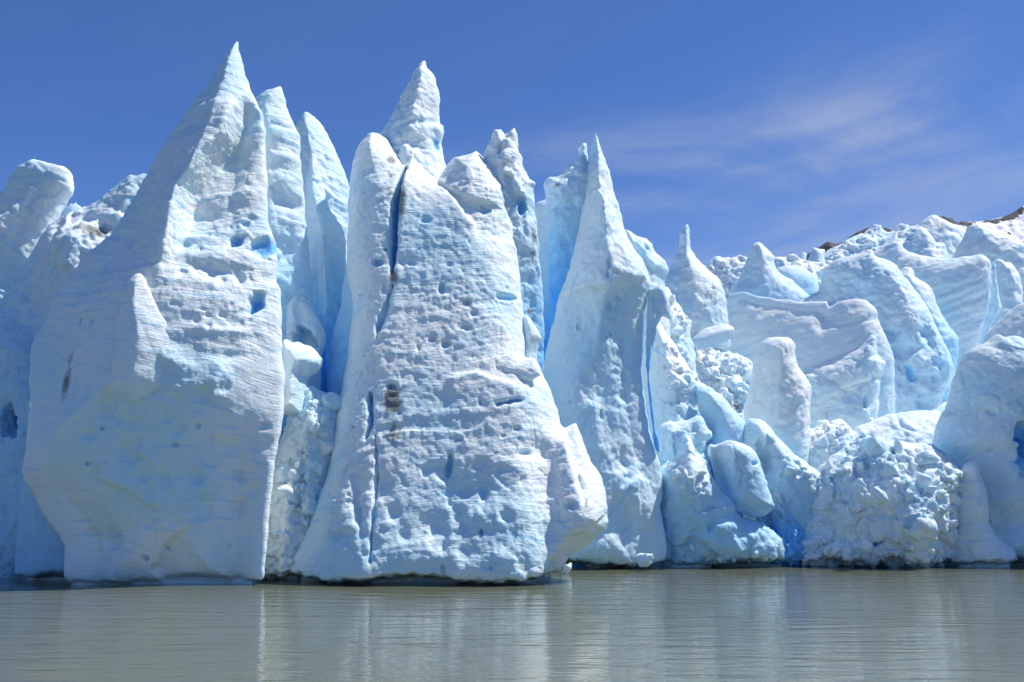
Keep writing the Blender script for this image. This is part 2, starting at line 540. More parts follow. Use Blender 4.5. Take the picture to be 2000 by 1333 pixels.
# ------------------------------------------------------------------ the setting
def sheet(name, fx, nx, ny, mat, attrs=None):
    """grid sheet from a function of two 0..1 arrays"""
    U, V = np.meshgrid(np.linspace(0, 1, nx), np.linspace(0, 1, ny), indexing='ij')
    v = fx(U.ravel(), V.ravel())
    i = np.arange(nx * ny).reshape(nx, ny)
    q = np.stack([i[:-1, :-1], i[1:, :-1], i[1:, 1:], i[:-1, 1:]], -1).reshape(-1, 4)
    me = mesh_from(name, v.astype(np.float32), q, attrs(v) if attrs else None)
    me.materials.append(mat)
    o = bpy.data.objects.new(name, me); COL.objects.link(o)
    NTRI[0] += 2 * len(q)
    return o

# water: silty meltwater, wind ripples running across the view
wm = bpy.data.materials.new('silty_lake_water'); wm.use_nodes = True
n, l = wm.node_tree.nodes, wm.node_tree.links
bs = n['Principled BSDF']
bs.inputs['Base Color'].default_value = (0.158, 0.174, 0.124, 1)
bs.inputs['Roughness'].default_value = 0.035
bs.inputs['IOR'].default_value = 1.333
tc = n.new('ShaderNodeNewGeometry')
def wave(scale, sx, sy, det, rot):
    m = n.new('ShaderNodeMapping'); m.inputs['Scale'].default_value = (sx, sy, 1)
    m.inputs['Rotation'].default_value = (0, 0, math.radians(rot))
    l.new(tc.outputs['Position'], m.inputs[0])
    t = n.new('ShaderNodeTexNoise'); t.inputs['Scale'].default_value = scale; t.inputs['Detail'].default_value = det
    t.inputs['Roughness'].default_value = 0.5; t.inputs['Distortion'].default_value = 0.3
    l.new(m.outputs[0], t.inputs['Vector']); return t.outputs['Fac']
def nm(op, a, b):
    k = n.new('ShaderNodeMath'); k.operation = op
    for i, x in enumerate((a, b)):
        if isinstance(x, (int, float)): k.inputs[i].default_value = x
        else: l.new(x, k.inputs[i])
    return k.outputs[0]
h = nm('ADD', nm('MULTIPLY', wave(0.55, 0.45, 1.9, 3, 4), 1.0), nm('MULTIPLY', wave(1.7, 0.5, 1.7, 3, -7), 0.36))
h = nm('MULTIPLY', h, nm('ADD', nm('MULTIPLY', wave(0.05, 1, 2.2, 2, 10), 1.5), 0.05))
bp = n.new('ShaderNodeBump'); bp.inputs['Strength'].default_value = 1.0; bp.inputs['Distance'].default_value = 0.068
l.new(h, bp.inputs['Height']); l.new(bp.outputs[0], bs.inputs['Normal'])
water = sheet('lake_water', lambda u, v: np.stack([(u - 0.5) * 6000, -300 + v * 4300, np.zeros_like(u)], 1), 3, 3, wm)
tag(water, 'grey green silty lake water with small ripples', 'water', kind='structure')

# the glacier behind its broken front: one hummocky surface
def glacier_fn(u, v):
    x = -95 + 290 * u; y = 84 + 190 * v ** 1.5
    r = np.clip((x - 12) / 45, 0, 1); r = r * r * (3 - 2 * r)
    b = np.clip((y - 84) / 60, 0, 1)
    z = 5 + 7 * b + r * (1 + 17 * b) + np.clip((y - 130) / 90, 0, 1) * (2 + 9 * r)
    z += np.clip((x - 62) / 80, 0, 1) * 16 * b
    p = np.stack([x, y, np.zeros_like(x)], 1)
    z += 2.4 * np.abs(fbm(p * 0.07, 4)) + 1.2 * fbm(p * 0.23, 3) - 1.5
    z = np.where(v == 0, -1.5, z)
    return np.stack([x, y, z], 1)
gl = sheet('glacier', glacier_fn, 480, 260, ICE, lambda v: {'bed': v[:, 2] + 0.35 * v[:, 0] + 0.2 * v[:, 1], 'dirt': np.zeros(len(v))})
tag(gl, 'broken white and blue glacier surface rising behind the ice front', 'glacier', kind='structure')

# mountain: dark rock ridge with snowfields, far behind on the right
mm = bpy.data.materials.new('rock_and_snow'); mm.use_nodes = True
n, l = mm.node_tree.nodes, mm.node_tree.links
bs = n['Principled BSDF']; bs.inputs['Roughness'].default_value = 0.85
g = n.new('ShaderNodeNewGeometry'); sp = n.new('ShaderNodeSeparateXYZ')
l.new(g.outputs['Normal'], sp.inputs[0])
t = n.new('ShaderNodeTexNoise'); t.inputs['Scale'].default_value = 0.014; t.inputs['Detail'].default_value = 9
t.inputs['Roughness'].default_value = 0.66
l.new(g.outputs['Position'], t.inputs['Vector'])
sn = n.new('ShaderNodeAttribute'); sn.attribute_name = 'snow'
k = nm('ADD', nm('MULTIPLY', t.outputs['Fac'], 2.2), nm('ADD', nm('MULTIPLY', sp.outputs[2], 0.55), sn.outputs['Fac']))
r = n.new('ShaderNodeMapRange'); r.interpolation_type = 'SMOOTHSTEP'
r.inputs['From Min'].default_value = 1.60; r.inputs['From Max'].default_value = 1.66
l.new(k, r.inputs['Value'])
t2 = n.new('ShaderNodeTexNoise'); t2.inputs['Scale'].default_value = 0.08; t2.inputs['Detail'].default_value = 6
l.new(g.outputs['Position'], t2.inputs['Vector'])
rc = n.new('ShaderNodeMix'); rc.data_type = 'RGBA'
l.new(t2.outputs['Fac'], rc.inputs['Factor'])
rc.inputs['A'].default_value = (0.040, 0.040, 0.045, 1); rc.inputs['B'].default_value = (0.095, 0.100, 0.115, 1)
mc = n.new('ShaderNodeMix'); mc.data_type = 'RGBA'
l.new(r.outputs[0], mc.inputs['Factor']); l.new(rc.outputs['Result'], mc.inputs['A'])
mc.inputs['B'].default_value = (0.86, 0.88, 0.92, 1)
l.new(mc.outputs['Result'], bs.inputs['Base Color'])
RIDGE = [(1380, 560), (1480, 540), (1560, 505), (1597, 484), (1615, 471), (1633, 476), (1643, 473), (1667, 457), (1694, 443), (1712, 447),
         (1730, 444), (1745, 452), (1780, 444), (1800, 436), (1842, 421), (1867, 437), (1876, 432), (1901, 433), (1932, 428),
         (1955, 424), (1975, 416), (1989, 406), (2000, 400), (2040, 378), (2100, 352), (2200, 330), (2340, 370), (2500, 440)]
MY = 900.0
_rx = [unproj(px, py, MY, 0)[0] for px, py in RIDGE]; _rz = [unproj(px, py, MY, 0)[1] for px, py in RIDGE]
def mountain_fn(u, v):
    x = _rx[0] + (_rx[-1] - _rx[0]) * u
    y = MY - 330 + 660 * v
    crest = np.interp(x, _rx, _rz)
    dy = np.abs(y - MY)
    z = crest - dy * np.where(y < MY, 0.62, 1.0)
    p = np.stack([x, y, np.zeros_like(x)], 1)
    z += 14 * (0.4 - np.abs(fbm(p * 0.014, 5, 0.55))) * np.clip(dy / 40, 0, 1) + 2.2 * fbm(p * 0.11, 3) * np.clip(dy / 8, 0.3, 1)
    return np.stack([x, y, z], 1)
mt = sheet('mountain', mountain_fn, 520, 260, mm, lambda v: {'snow': np.clip((MY - v[:, 1] - 14) / 60, -0.30, 0.10) + 0.12 * np.clip((v[:, 0] - 330) / 80, 0, 1)})
tag(mt, 'dark rocky mountain with snowfields rising behind the glacier', 'mountain', kind='structure')

# ------------------------------------------------------------------ the ice front, left to right
# far left block with tilted layers
ice('ice_block', 72, [(-90, 420), (-40, 372), (0, 362), (4, 344), (19, 329), (34, 312), (64, 302), (86, 308), (124, 317), (144, 332), (149, 349),
     (144, 377), (133, 400), (116, 432), (100, 470), (88, 560), (80, 700), (90, 900), (95, B), (-95, B), (-100, 600)],
    front=4.5, back=4, wf=3.0, lean=0.0, seed=1, facet=(0.08, 1.4), blue=0.35, strata=(0.42, 0.75), dip=-30, lumps=(0.3, 0.3), rough=0.07, edge=0.8,
    feats=[('fold', [(149, 340), (118, 420), (80, 470), (50, 560)], 0.0, -0.75, 3), ('crack', [(20, 720), (5, 800), (10, 860)], 0.6, 1.2)],
    label='rounded white block with tilted layers at the far left edge', cat='ice block')
ice('ice_fin', 77, [(112, 425), (124, 405), (139, 392), (143, 395), (148, 389), (155, 398), (165, 404), (180, 430), (180, 700), (100, 700)],
    front=1.2, back=1.2, seed=2, zbot=0, label='tiny jagged fin peeking up behind the far left block', cat='ice fin')
ice('ice_ridge', 69, [(277, 336), (268, 340), (255, 338), (236, 352), (217, 366), (191, 389), (165, 404), (131, 415), (112, 430), (97, 437), (80, 458),
     (62, 490), (45, 520), (25, 550), (0, 587), (-60, 640), (-70, B), (360, B), (340, 500), (300, 336)],
    front=4.2, back=3, wf=3.2, lean=0.05, seed=3, facet=(0.14, 1.3), blue=0.5, strata=(0.12, 1.4), dip=55, lumps=(0.55, 0.3), rough=0.10,
    feats=[('plate', [(97, 440), (112, 430), (160, 425), (175, 445), (150, 475), (140, 520), (105, 510), (92, 470)], 0.9, 0.8),
           ('bump', 150, 470, 26, 22, 0.8), ('bump', 185, 430, 18, 14, -0.7), ('bump', 60, 640, 40, 120, -1.3, 20),
           ('hole', 8, 815, 14, 30, 2.2), ('hole', 22, 840, 9, 14, 1.2), ('fold', [(100, 440), (95, 600), (70, 760), (60, 900)], -0.3, 0.15, 4)],
    dirt=[(172, 442, 30, 20, 1.0), (150, 436, 45, 14, 0.7), (230, 380, 40, 12, 0.5), (6, 822, 12, 20, 0.6)],
    label='dirt smudged ridge between the far left block and the tallest tower', cat='ice ridge')
ice('ice_wall', 64.2, [(30, B), (27, 1075), (36, 960), (48, 870), (52, 800), (80, 760), (160, 780), (240, 900), (260, B)],
    front=1.6, back=3, wf=1.6, lean=0.02, seed=4, blue=0.55, strata=(0.06, 0.9), dip=70, under=0.3,
    label='deep blue shaded wall at the waterline left of the tallest tower', cat='ice wall')

# the tallest tower
T1 = ice('ice_tower', 60.4, [(118, B), (114, 1075), (104, 1055), (86, 1030), (56, 974), (40, 945), (36, 921), (44, 860), (49, 800), (47, 749), (48, 700), (49, 685), (60, 655), (86, 610), (94, 572),
     (109, 557), (139, 520), (161, 490), (210, 454), (232, 419), (262, 366), (285, 325), (304, 290), (340, 237), (366, 200), (411, 147),
     (419, 129), (434, 106), (456, 78), (464, 70), (470, 76), (481, 114), (488, 147), (499, 177), (520, 215), (527, 256), (526, 290),
     (531, 350), (530, 425), (538, 446), (542, 465), (551, 505), (548, 546), (557, 561), (559, 625), (560, 689), (565, 740), (562, 805),
     (556, 854), (545, 900), (540, 960), (536, 1010), (530, B)],
    front=4.2, back=4.0, wf=3.2, wb=2.5, lean=0.17, edge=0.7, vox=2.6, seed=5, lumps=(0.22, 0.18), scallop=(0.028, 0.42), facet=(0.035, 1.6), strata=(0.06, 1.5), blue=0.16, dip=-3, rough=0.045, under=0.08,
    feats=[('fold', [(466, 60), (452, 140), (441, 219), (434, 245), (396, 290), (374, 327), (345, 365), (338, 430), (300, 500), (245, 560), (215, 650), (180, 760), (70, 870), (36, 930)], 0.0, -0.42, 5.0),
           ('fault', [(455, 150), (447, 190), (441, 219), (434, 245), (396, 290), (374, 327), (351, 357), (340, 399), (336, 440), (326, 490), (300, 560)], -2.7, 3.2, 0.9, 1.2, 0.22),
           ('fold', [(20, 900), (200, 760), (330, 760), (430, 740), (500, 640), (570, 555)], 0.0, -0.46, 14),
           ('hole', 493, 462, 31, 27, 1.25, 10), ('hole', 441, 454, 14, 14, 0.8), ('hole', 457, 416, 10, 9, 0.6), ('hole', 480, 583, 13, 27, 1.6, -15),
           ('hole', 510, 500, 8, 6, 0.3), ('bump', 400, 520, 40, 16, -0.495, -12), ('bump', 385, 405, 22, 10, -0.275), ('bump', 470, 350, 40, 14, 0.2475, 8),
           ('bump', 360, 450, 30, 9, 0.22), ('bump', 430, 640, 70, 9, 0.1925), ('bump', 330, 700, 45, 18, 0.385, -25), ('bump', 440, 690, 30, 10, -0.22),
           ('bump', 400, 770, 25, 10, 0.2475), ('bump', 300, 760, 22, 14, -0.275), ('bump', 420, 740, 14, 40, 0.1925),
           ('hole', 188, 836, 6, 4, 0.4), ('hole', 371, 829, 7, 6, 0.4), ('hole', 325, 866, 8, 6, 0.5), ('hole', 491, 826, 10, 8, 0.6), ('hole', 150, 904, 7, 5, 0.4),
           ('hole', 238, 1098, 6, 5, 0.6), ('hole', 279, 1077, 6, 5, 0.5), ('hole', 405, 1072, 5, 4, 0.4), ('hole', 395, 852, 7, 5, 0.3), ('hole', 433, 923, 12, 9, 0.4),
           ('fault', [(240, 1125), (262, 1110), (275, 1080), (290, 1060), (320, 1040), (345, 1030)], 0.0, 1, -0.6, 1.4, 0.1),
           ('fault', [(150, 925), (190, 940), (230, 960), (260, 985), (305, 1005)], 0.32, 0.9, -0.1, 1.0, 0.1),
           ('fault', [(240, 880), (270, 895), (285, 912), (310, 928)], 0.25, 0.7, -0.1, 0.8, 0.1),
           ('bump', 470, 1080, 60, 50, 0.2475), ('bump', 180, 960, 60, 70, 0.275), ('bump', 480, 940, 40, 60, -0.22),
           ('calm', [(0, 1200), (20, 700), (215, 660), (300, 770), (400, 790), (470, 690), (600, 560), (620, 1200)], 0.4, 1.5), ('pits', 26, [(330, 380), (540, 380), (540, 640), (330, 640)], 4, 13, 0.35), ('pits', 70, [(130, 740), (520, 740), (520, 1060), (130, 1060)], 5, 18, 0.30),
           ('crack', [(132, 610), (133, 628)], 0.06, 0.3), ('crack', [(166, 618), (161, 632)], 0.06, 0.3)],
    dirt=[(108, 740, 14, 50, 0.95), (112, 700, 14, 40, 0.7), (72, 690, 40, 90, 0.25), (225, 640, 14, 60, 0.25)],
    label='tallest sharp pointed ice tower at the left, lower half in blue shade', cat='ice tower')

def on_surface(o, px, py):
    h = bvh_of(o).ray_cast(Vector((0, 0, CAMZ)), ray(px, py).normalized())
    return h[0]
_p = on_surface(T1, 262, 640)
ice('lobe', _p.y - 0.17 * _p.z + 0.40, [(205, 760), (214, 700), (222, 640), (230, 585), (248, 543), (262, 530), (276, 527), (292, 540), (306, 575), (320, 606), (336, 626), (350, 690), (320, 760), (260, 800)],
    front=1.3, back=1.2, wf=1.6, lean=0.17, yaw=0.15, seed=60, vox=2.6, zbot=0, lumps=(0.15, 0.4), strata=(0.04, 1.3), scallop=(0.03, 0.8), rough=0.04, edge=0.4, parent=T1)

# behind, between the two big towers
ice('ice_column', 69, [(490, 200), (504, 184), (521, 175), (538, 170), (549, 166), (556, 174), (559, 182), (566, 205), (579, 242), (591, 265), (592, 310), (598, 377), (604, 445), (607, 471),
     (613, 540), (617, 596), (600, 590), (590, 640), (590, 760), (580, B), (470, B), (480, 400)],
    front=2.2, back=3, wf=1.2, lean=0.06, seed=6, facet=(0.05, 1.2), blue=0.6, edge=0.5, strata=(0.22, 0.6), dip=2, lumps=(0.3, 0.35),
    feats=[('bump', 565, 390, 30, 14, -0.5), ('bump', 560, 300, 25, 10, 0.35), ('fault', [(545, 350), (560, 372), (575, 378), (592, 365)], 0.1, 0.8, -0.5, 1.2, 0.12),
           ('bump', 555, 480, 25, 50, -0.6), ('bump', 575, 560, 18, 10, 0.4), ('fault', [(520, 232), (550, 238), (585, 236)], 0.0, 1, -0.35, 0.8, 0.1)],
    label='smooth pale blue column right behind the tallest tower', cat='ice column')
ice('ice_spire', 77, [(575, 250), (581, 233), (590, 222), (598, 217), (606, 221), (615, 227), (634, 246), (652, 280), (666, 310), (675, 332), (683, 359), (690, 420), (700, B), (560, B), (568, 400)],
    front=3.5, back=3, wf=2.2, lean=0.1, seed=7, facet=(0.08, 1.3), blue=0.5, strata=(0.30, 0.9), dip=-22, lumps=(0.35, 0.4), rough=0.08,
    label='round shouldered layered spire behind the smooth pale column', cat='ice spire')
ice('ice_spire', 73, [(592, 400), (594, 355), (600, 325), (604, 308), (610, 292), (616, 300), (622, 312), (627, 335), (637, 370), (645, 392), (650, 412), (660, 424), (671, 437), (680, 470), (690, B), (590, B), (597, 500)],
    front=2.2, back=2, wf=1.5, lean=0.06, seed=8, facet=(0.1, 1.0), blue=0.9, strata=(0.16, 1.0), dip=-30, lumps=(0.3, 0.5), rough=0.1,
    feats=[('fold', [(612, 292), (622, 400), (632, 470)], -0.4, 0.0, 3)],
    label='small pointed spire in the gap, in front of the layered spire', cat='ice spire')
ice('ice_fin', 70.5, [(611, 474), (622, 478), (634, 474), (640, 520), (645, 600), (640, 660), (642, B), (622, B), (619, 620), (614, 540)],
    front=0.9, back=1.4, wf=0.8, lean=0.02, seed=9, blue=1.8, strata=(0.05, 1.2), dip=80, feats=[('crack', [(626, 520), (628, 600), (632, 660)], 0.25, 0.5)],
    label='thin bright blue upright blade low in the gap between the big towers', cat='ice fin')
ice('ice_arch', 70, [(545, 600), (560, 580), (575, 567), (594, 565), (606, 590), (618, 612), (632, 632), (639, 654), (637, 680), (631, 700), (640, B), (540, B)],
    front=2.2, back=2, wf=1.0, lean=0.0, seed=10, blue=0.8, strata=(0.08, 1.2), lumps=(0.2, 0.5),
    feats=[('hole', 588, 662, 20, 26, 3.0), ('bump', 582, 610, 14, 30, -0.6, 10)], dirt=[(634, 654, 5, 10, 0.6)],
    label='scooped ice arch with a dark blue hollow in the gap', cat='ice arch')
ice('snow_block', 62.6, [(550, 664), (563, 660), (574, 668), (584, 666), (598, 672), (612, 675), (624, 688), (636, 701), (633, 716), (622, 730), (606, 742), (602, 775), (596, 815), (548, 815)],
    front=2.2, back=1.6, wf=0.6, lean=0.27, seed=11, zbot=3, strata=(0.03, 1.0), lumps=(0.15, 0.7), facet=(0.06, 0.9),
    label='bright sunlit white snow block wedged in the gap between the big towers', cat='snow block')
ice('ice_wall', 70.5, [(700, 330), (686, 350), (678, 402), (670, 507), (657, 600), (641, 655), (634, 701), (622, 750), (632, 790), (640, B), (790, B), (800, 330)],
    front=3.4, back=2, wf=3.6, lean=0.04, seed=12, blue=0.85, strata=(0.07, 1.3), dip=85, lumps=(0.3, 0.3), edge=0.6,
    label='blue side wall curving back from the broad pitted tower into the gap', cat='ice wall')
G = ice('crushed_ice_pile', 64.9, [(562, 808), (580, 775), (600, 746), (622, 756), (645, 770), (664, 785), (670, 830), (660, 900), (650, 1000), (640, 1060), (640, B), (490, B), (495, 1060), (505, 960), (530, 890), (548, 850)],
    front=2.6, back=3, wf=1.6, lean=0.12, seed=13, facet=(0.20, 0.9), scallop=(-0.06, 0.7), vox=2.8, strata=(0.0, 1), lumps=(0.85, 0.6), rough=0.16,
    feats=[('bump', 555, 1060, 26, 40, 0.4)], under=0.3,
    dirt=[(560, 1050, 10, 40, 0.35)],
    label='pile of crushed lumpy ice wedged between the two big towers', cat='ice pile')

# spires behind the broad tower
ice('ice_spire', 73, [(728, 300), (742, 257), (756, 236), (769, 212), (778, 192), (787, 175), (806, 141), (812, 132), (819, 124), (829, 116), (834, 121), (837, 133), (846, 140), (853, 152), (859, 172), (861, 190),
     (862, 242), (868, 245), (870, 261), (864, 280), (867, 302), (874, 325), (885, 360), (900, B), (730, B)],
    front=3.4, back=3, lean=0.10, seed=14, wf=1.8, facet=(0.08, 1.2), strata=(0.16, 1.1), dip=4, lumps=(0.35, 0.45), rough=0.07,
    feats=[('fault', [(829, 116), (840, 150), (846, 200), (842, 240)], 0.2, 1.0, -0.3, 0.8, 0.2), ('hole', 848, 262, 7, 16, 1.4), ('hole', 774, 290, 8, 9, 0.6), ('fault', [(768, 238), (800, 225), (850, 215)], 0.2, 0.8, -0.3, 1, 0.1),
           ('bump', 855, 250, 6, 22, 0.5), ('bump', 800, 270, 30, 12, -0.3)],
    label='tall pointed spire rising behind the broad pitted tower', cat='ice spire')

# the broad pitted tower
T2 = ice('ice_tower', 63.2, [(556, B), (562, 1100), (570, 1083), (600, 1023), (620, 967), (640, 912), (646, 870), (650, 821), (660, 780), (665, 761), (673, 711), (683, 641), (687, 590), (676, 545), (674, 510),
     (677, 440), (678, 377), (684, 340), (690, 302), (696, 292), (705, 282), (718, 267), (735, 262), (750, 267), (765, 280), (780, 304), (788, 320), (792, 324), (799, 314), (811, 308), (819, 317),
     (840, 340), (855, 351), (868, 328), (881, 311), (895, 309), (907, 306), (920, 302), (932, 297), (940, 303), (955, 316), (967, 329), (984, 346), (1001, 381), (1007, 415), (1012, 452), (1016, 490), (1019, 557), (1026, 614),
     (1031, 670), (1030, 697), (1048, 698), (1058, 718), (1068, 740), (1080, 765), (1092, 800), (1099, 828), (1104, 832), (1110, 829), (1118, 823), (1128, 822), (1136, 842), (1143, 862), (1150, 884), (1158, 902), (1170, 918), (1178, 930), (1186, 960), (1189, 985), (1192, 1022), (1186, 1038), (1165, 1058), (1138, 1076), (1115, 1092), (1104, 1110), (1096, B)],
    front=3.8, back=2.8, wf=0.95, wb=2.0, lean=0.37, edge=0.4, vox=2.6, seed=15, strata=(0.07, 1.9), rough=0.05, lumps=(0.22, 0.22), scallop=(0.034, 0.34), facet=(0.045, 1.3), blue=0.06, dip=4, under=0.5,
    feats=[('fault', [(792, 320), (781, 360), (775, 400), (770, 470), (767, 525)], 0.35, 1.0, -0.25, 0.5, 0.1),
           ('crack', [(790, 318), (781, 360), (775, 400), (771, 470), (767, 535)], 0.22, 1.7),
           ('fold', [(692, 300), (690, 420), (686, 560), (690, 640), (677, 760), (657, 900), (642, 1000)], 0.0, -0.5, 1),
           ('crack', [(767, 560), (745, 640), (738, 660)], 0.22, 0.55), ('crack', [(724, 770), (727, 830), (715, 860)], 0.16, 0.8),
           ('crack', [(735, 850), (738, 920), (735, 980), (728, 1040), (724, 1100)], 0.10, 0.4),
           ('bump', 702, 1000, 8, 45, -0.5, 12),
           ('fold', [(560, 990), (640, 990), (690, 1050), (712, 1092), (712, 1130)], 0.0, -0.45, 4),
           ('fold', [(712, 1130), (750, 1080), (860, 1070), (900, 1110), (960, 1090), (1060, 1095), (1110, 1060)], 0.0, -0.35, 2),
           ('fault', [(855, 351), (880, 375), (905, 410), (925, 440), (938, 480)], -0.5, 1.5, 0.25, 1.2, 0.15),
           ('fault', [(850, 345), (895, 380), (930, 392), (965, 395), (1000, 415)], 0.25, 0.8, -0.45, 1.0, 0.1),
           ('hole', 946, 408, 15, 9, 0.7), ('bump', 975, 450, 40, 35, -0.5), ('bump', 860, 330, 20, 6, 0.2),
           ('fault', [(865, 740), (930, 728), (985, 745), (1030, 760), (1070, 790)], -0.1, 1.0, 0.35, 1.6, 0.1),
           ('bump', 1074, 950, 34, 110, -1.3, 0), ('fault', [(1098, 815), (1106, 850), (1116, 890), (1126, 925), (1134, 965), (1138, 1010)], -0.9, 1.2, 0.1, 0.9, 0.12), ('fold', [(1085, 1080), (1105, 1044), (1135, 1036), (1165, 1040), (1200, 1018)], 0.0, -1.0, 4), ('hole', 1115, 990, 9, 8, 0.6), ('crack', [(1132, 930), (1140, 960)], 0.1, 0.3), ('bump', 1050, 880, 30, 20, -0.5),
           ('bump', 900, 960, 60, 35, -0.45), ('bump', 860, 1020, 60, 30, -0.5, 15), ('bump', 950, 1000, 80, 25, 0.3), ('bump', 740, 310, 40, 40, 0.3), ('bump', 735, 330, 40, 25, -0.35),
           ('hole', 738, 515, 12, 9, 0.9), ('hole', 754, 490, 5, 4, 0.5), ('hole', 805, 517, 10, 9, 0.45), ('hole', 704, 572, 7, 4, 0.5), ('hole', 863, 566, 8, 12, 0.8), ('hole', 990, 577, 22, 9, 0.9, 12),
           ('hole', 912, 593, 8, 6, 0.5), ('hole', 926, 615, 9, 8, 0.4), ('hole', 908, 643, 12, 7, 0.5), ('hole', 844, 665, 9, 8, 0.6), ('hole', 873, 676, 9, 7, 0.6), ('hole', 996, 786, 26, 7, 1.0, 8),
           ('hole', 740, 640, 6, 26, 0.5), ('hole', 768, 758, 12, 8, 0.5), ('hole', 691, 836, 5, 6, 0.4), ('hole', 878, 912, 7, 26, 0.9, -6), ('hole', 982, 853, 5, 4, 0.3), ('hole', 938, 788, 4, 8, 0.4),
           ('hole', 832, 433, 13, 11, 0.45), ('hole', 945, 965, 8, 16, 0.5), ('hole', 940, 1040, 5, 9, 0.6), ('hole', 958, 1108, 4, 6, 0.4), ('hole', 866, 1112, 5, 12, 0.5), ('hole', 682, 967, 4, 5, 0.3),
           ('hole', 1024, 886, 12, 9, 0.5), ('hole', 895, 862, 7, 5, 0.4), ('hole', 1010, 838, 9, 6, 0.3),
           ('pits', 22, [(690, 480), (1100, 480), (1100, 900), (690, 900)], 3, 8, 0.22), ('pits', 40, [(640, 900), (1060, 900), (1060, 1110), (640, 1110)], 5, 20, 0.3)],
    dirt=[(1146, 985, 5, 24, 0.8), (795, 325, 8, 14, 0.8), (788, 400, 12, 70, 1.0), (762, 305, 12, 22, 1.05), (765, 345, 14, 60, 0.65), (771, 545, 14, 24, 1.1), (774, 560, 12, 10, 0.45), (768, 785, 24, 40, 1.15), (770, 850, 24, 70, 0.72), (745, 745, 20, 10, 0.35)],
    label='broad pitted ice tower in the middle with dark streaks and a crack', cat='ice tower')
_p = on_surface(T2, 1000, 715)
ice('ledge', _p.y - 0.37 * _p.z + 0.25, [(915, 728), (938, 716), (960, 700), (972, 694), (985, 688), (1004, 683), (1012, 690), (1017, 702), (1030, 700), (1048, 697), (1056, 714), (1060, 735), (1030, 752), (990, 742), (950, 738)],
    front=0.9, back=0.8, wf=0.45, lean=0.37, seed=61, vox=2.4, zbot=0, lumps=(0.35, 0.8), strata=(0.05, 1.8), dip=-25, scallop=(0.05, 0.5), rough=0.08, parent=T2)
ice('ice_spire', 70.5, [(936, 330), (945, 301), (948, 288), (952, 276), (960, 258), (967, 249), (973, 253), (977, 246), (983, 258), (988, 264), (996, 254), (1005, 244), (1010, 252), (1012, 265), (1014, 295), (1024, 310), (1027, 329), (1037, 351), (1049, 359), (1044, 370), (1048, 389), (1046, 415), (1052, 445), (1057, 505), (1063, 557),
     (1065, 600), (1066, 640), (1070, B), (930, B), (930, 400)],
    front=2.8, back=2.6, lean=0.08, seed=17, wf=1.2, facet=(0.14, 1.0), blue=0.8, strata=(0.14, 1.3), dip=-26, lumps=(0.35, 0.5), rough=0.1,
    feats=[('fold', [(1005, 244), (1012, 300), (1020, 380), (1040, 460)], -0.1, -0.5, 2), ('hole', 1018, 395, 9, 20, 1.2), ('fault', [(985, 330), (1000, 340), (1010, 370), (1030, 385)], 0.3, 0.5, -0.4, 0.8, 0.1), ('crack', [(983, 262), (975, 290)], 0.2, 0.5)],
    dirt=[(1044, 450, 8, 26, 0.95), (1040, 490, 7, 24, 0.9), (1034, 600, 9, 14, 0.9)],
    label='two tipped spire with a ragged right edge behind the broad tower', cat='ice spire')
ice('ice_block', 67.2, [(1015, 620), (1027, 607), (1040, 620), (1054, 645), (1064, 662), (1056, 675), (1052, 692), (1055, B), (1000, B)],
    front=1.2, back=1.6, wf=0.8, lean=0.1, seed=18, blue=0.8, strata=(0.05, 1), lumps=(0.15, 0.6),
    label='small pale block at the foot of the deep blue crevice', cat='ice block')
ice('ice_column', 83, [(1040, 400), (1052, 390), (1063, 385), (1080, 380), (1120, 420), (1130, B), (1030, B)], front=1.6, back=2, seed=19, blue=1.4, strata=(0.1, 1),
    label='dim blue column at the very back of the deep crevice', cat='ice column')
ice('ice_column', 79, [(1060, 362), (1066, 352), (1072, 347), (1087, 347), (1096, 340), (1102, 332), (1112, 324), (1121, 317), (1127, 308), (1129, 300), (1125, 291), (1134, 284), (1144, 279), (1148, 291), (1150, 320), (1175, 340), (1190, B), (1070, B), (1072, 650), (1069, 539), (1065, 482), (1063, 389)],
    front=2.6, back=2.5, lean=0.06, seed=20, blue=1.5, wf=0.7, facet=(0.14, 1.2), strata=(0.13, 0.9), dip=38, lumps=(0.3, 0.5),
    feats=[('fault', [(1080, 400), (1110, 395), (1130, 380)], 0.2, 0.8, -0.4, 1, 0.1), ('fold', [(1085, 345), (1088, 500), (1092, 660)], 0.0, -0.5, 2)],
    dirt=[(1088, 361, 9, 6, 0.85)],
    label='blue column with a black smudge on top, deep in the crevice', cat='ice column')

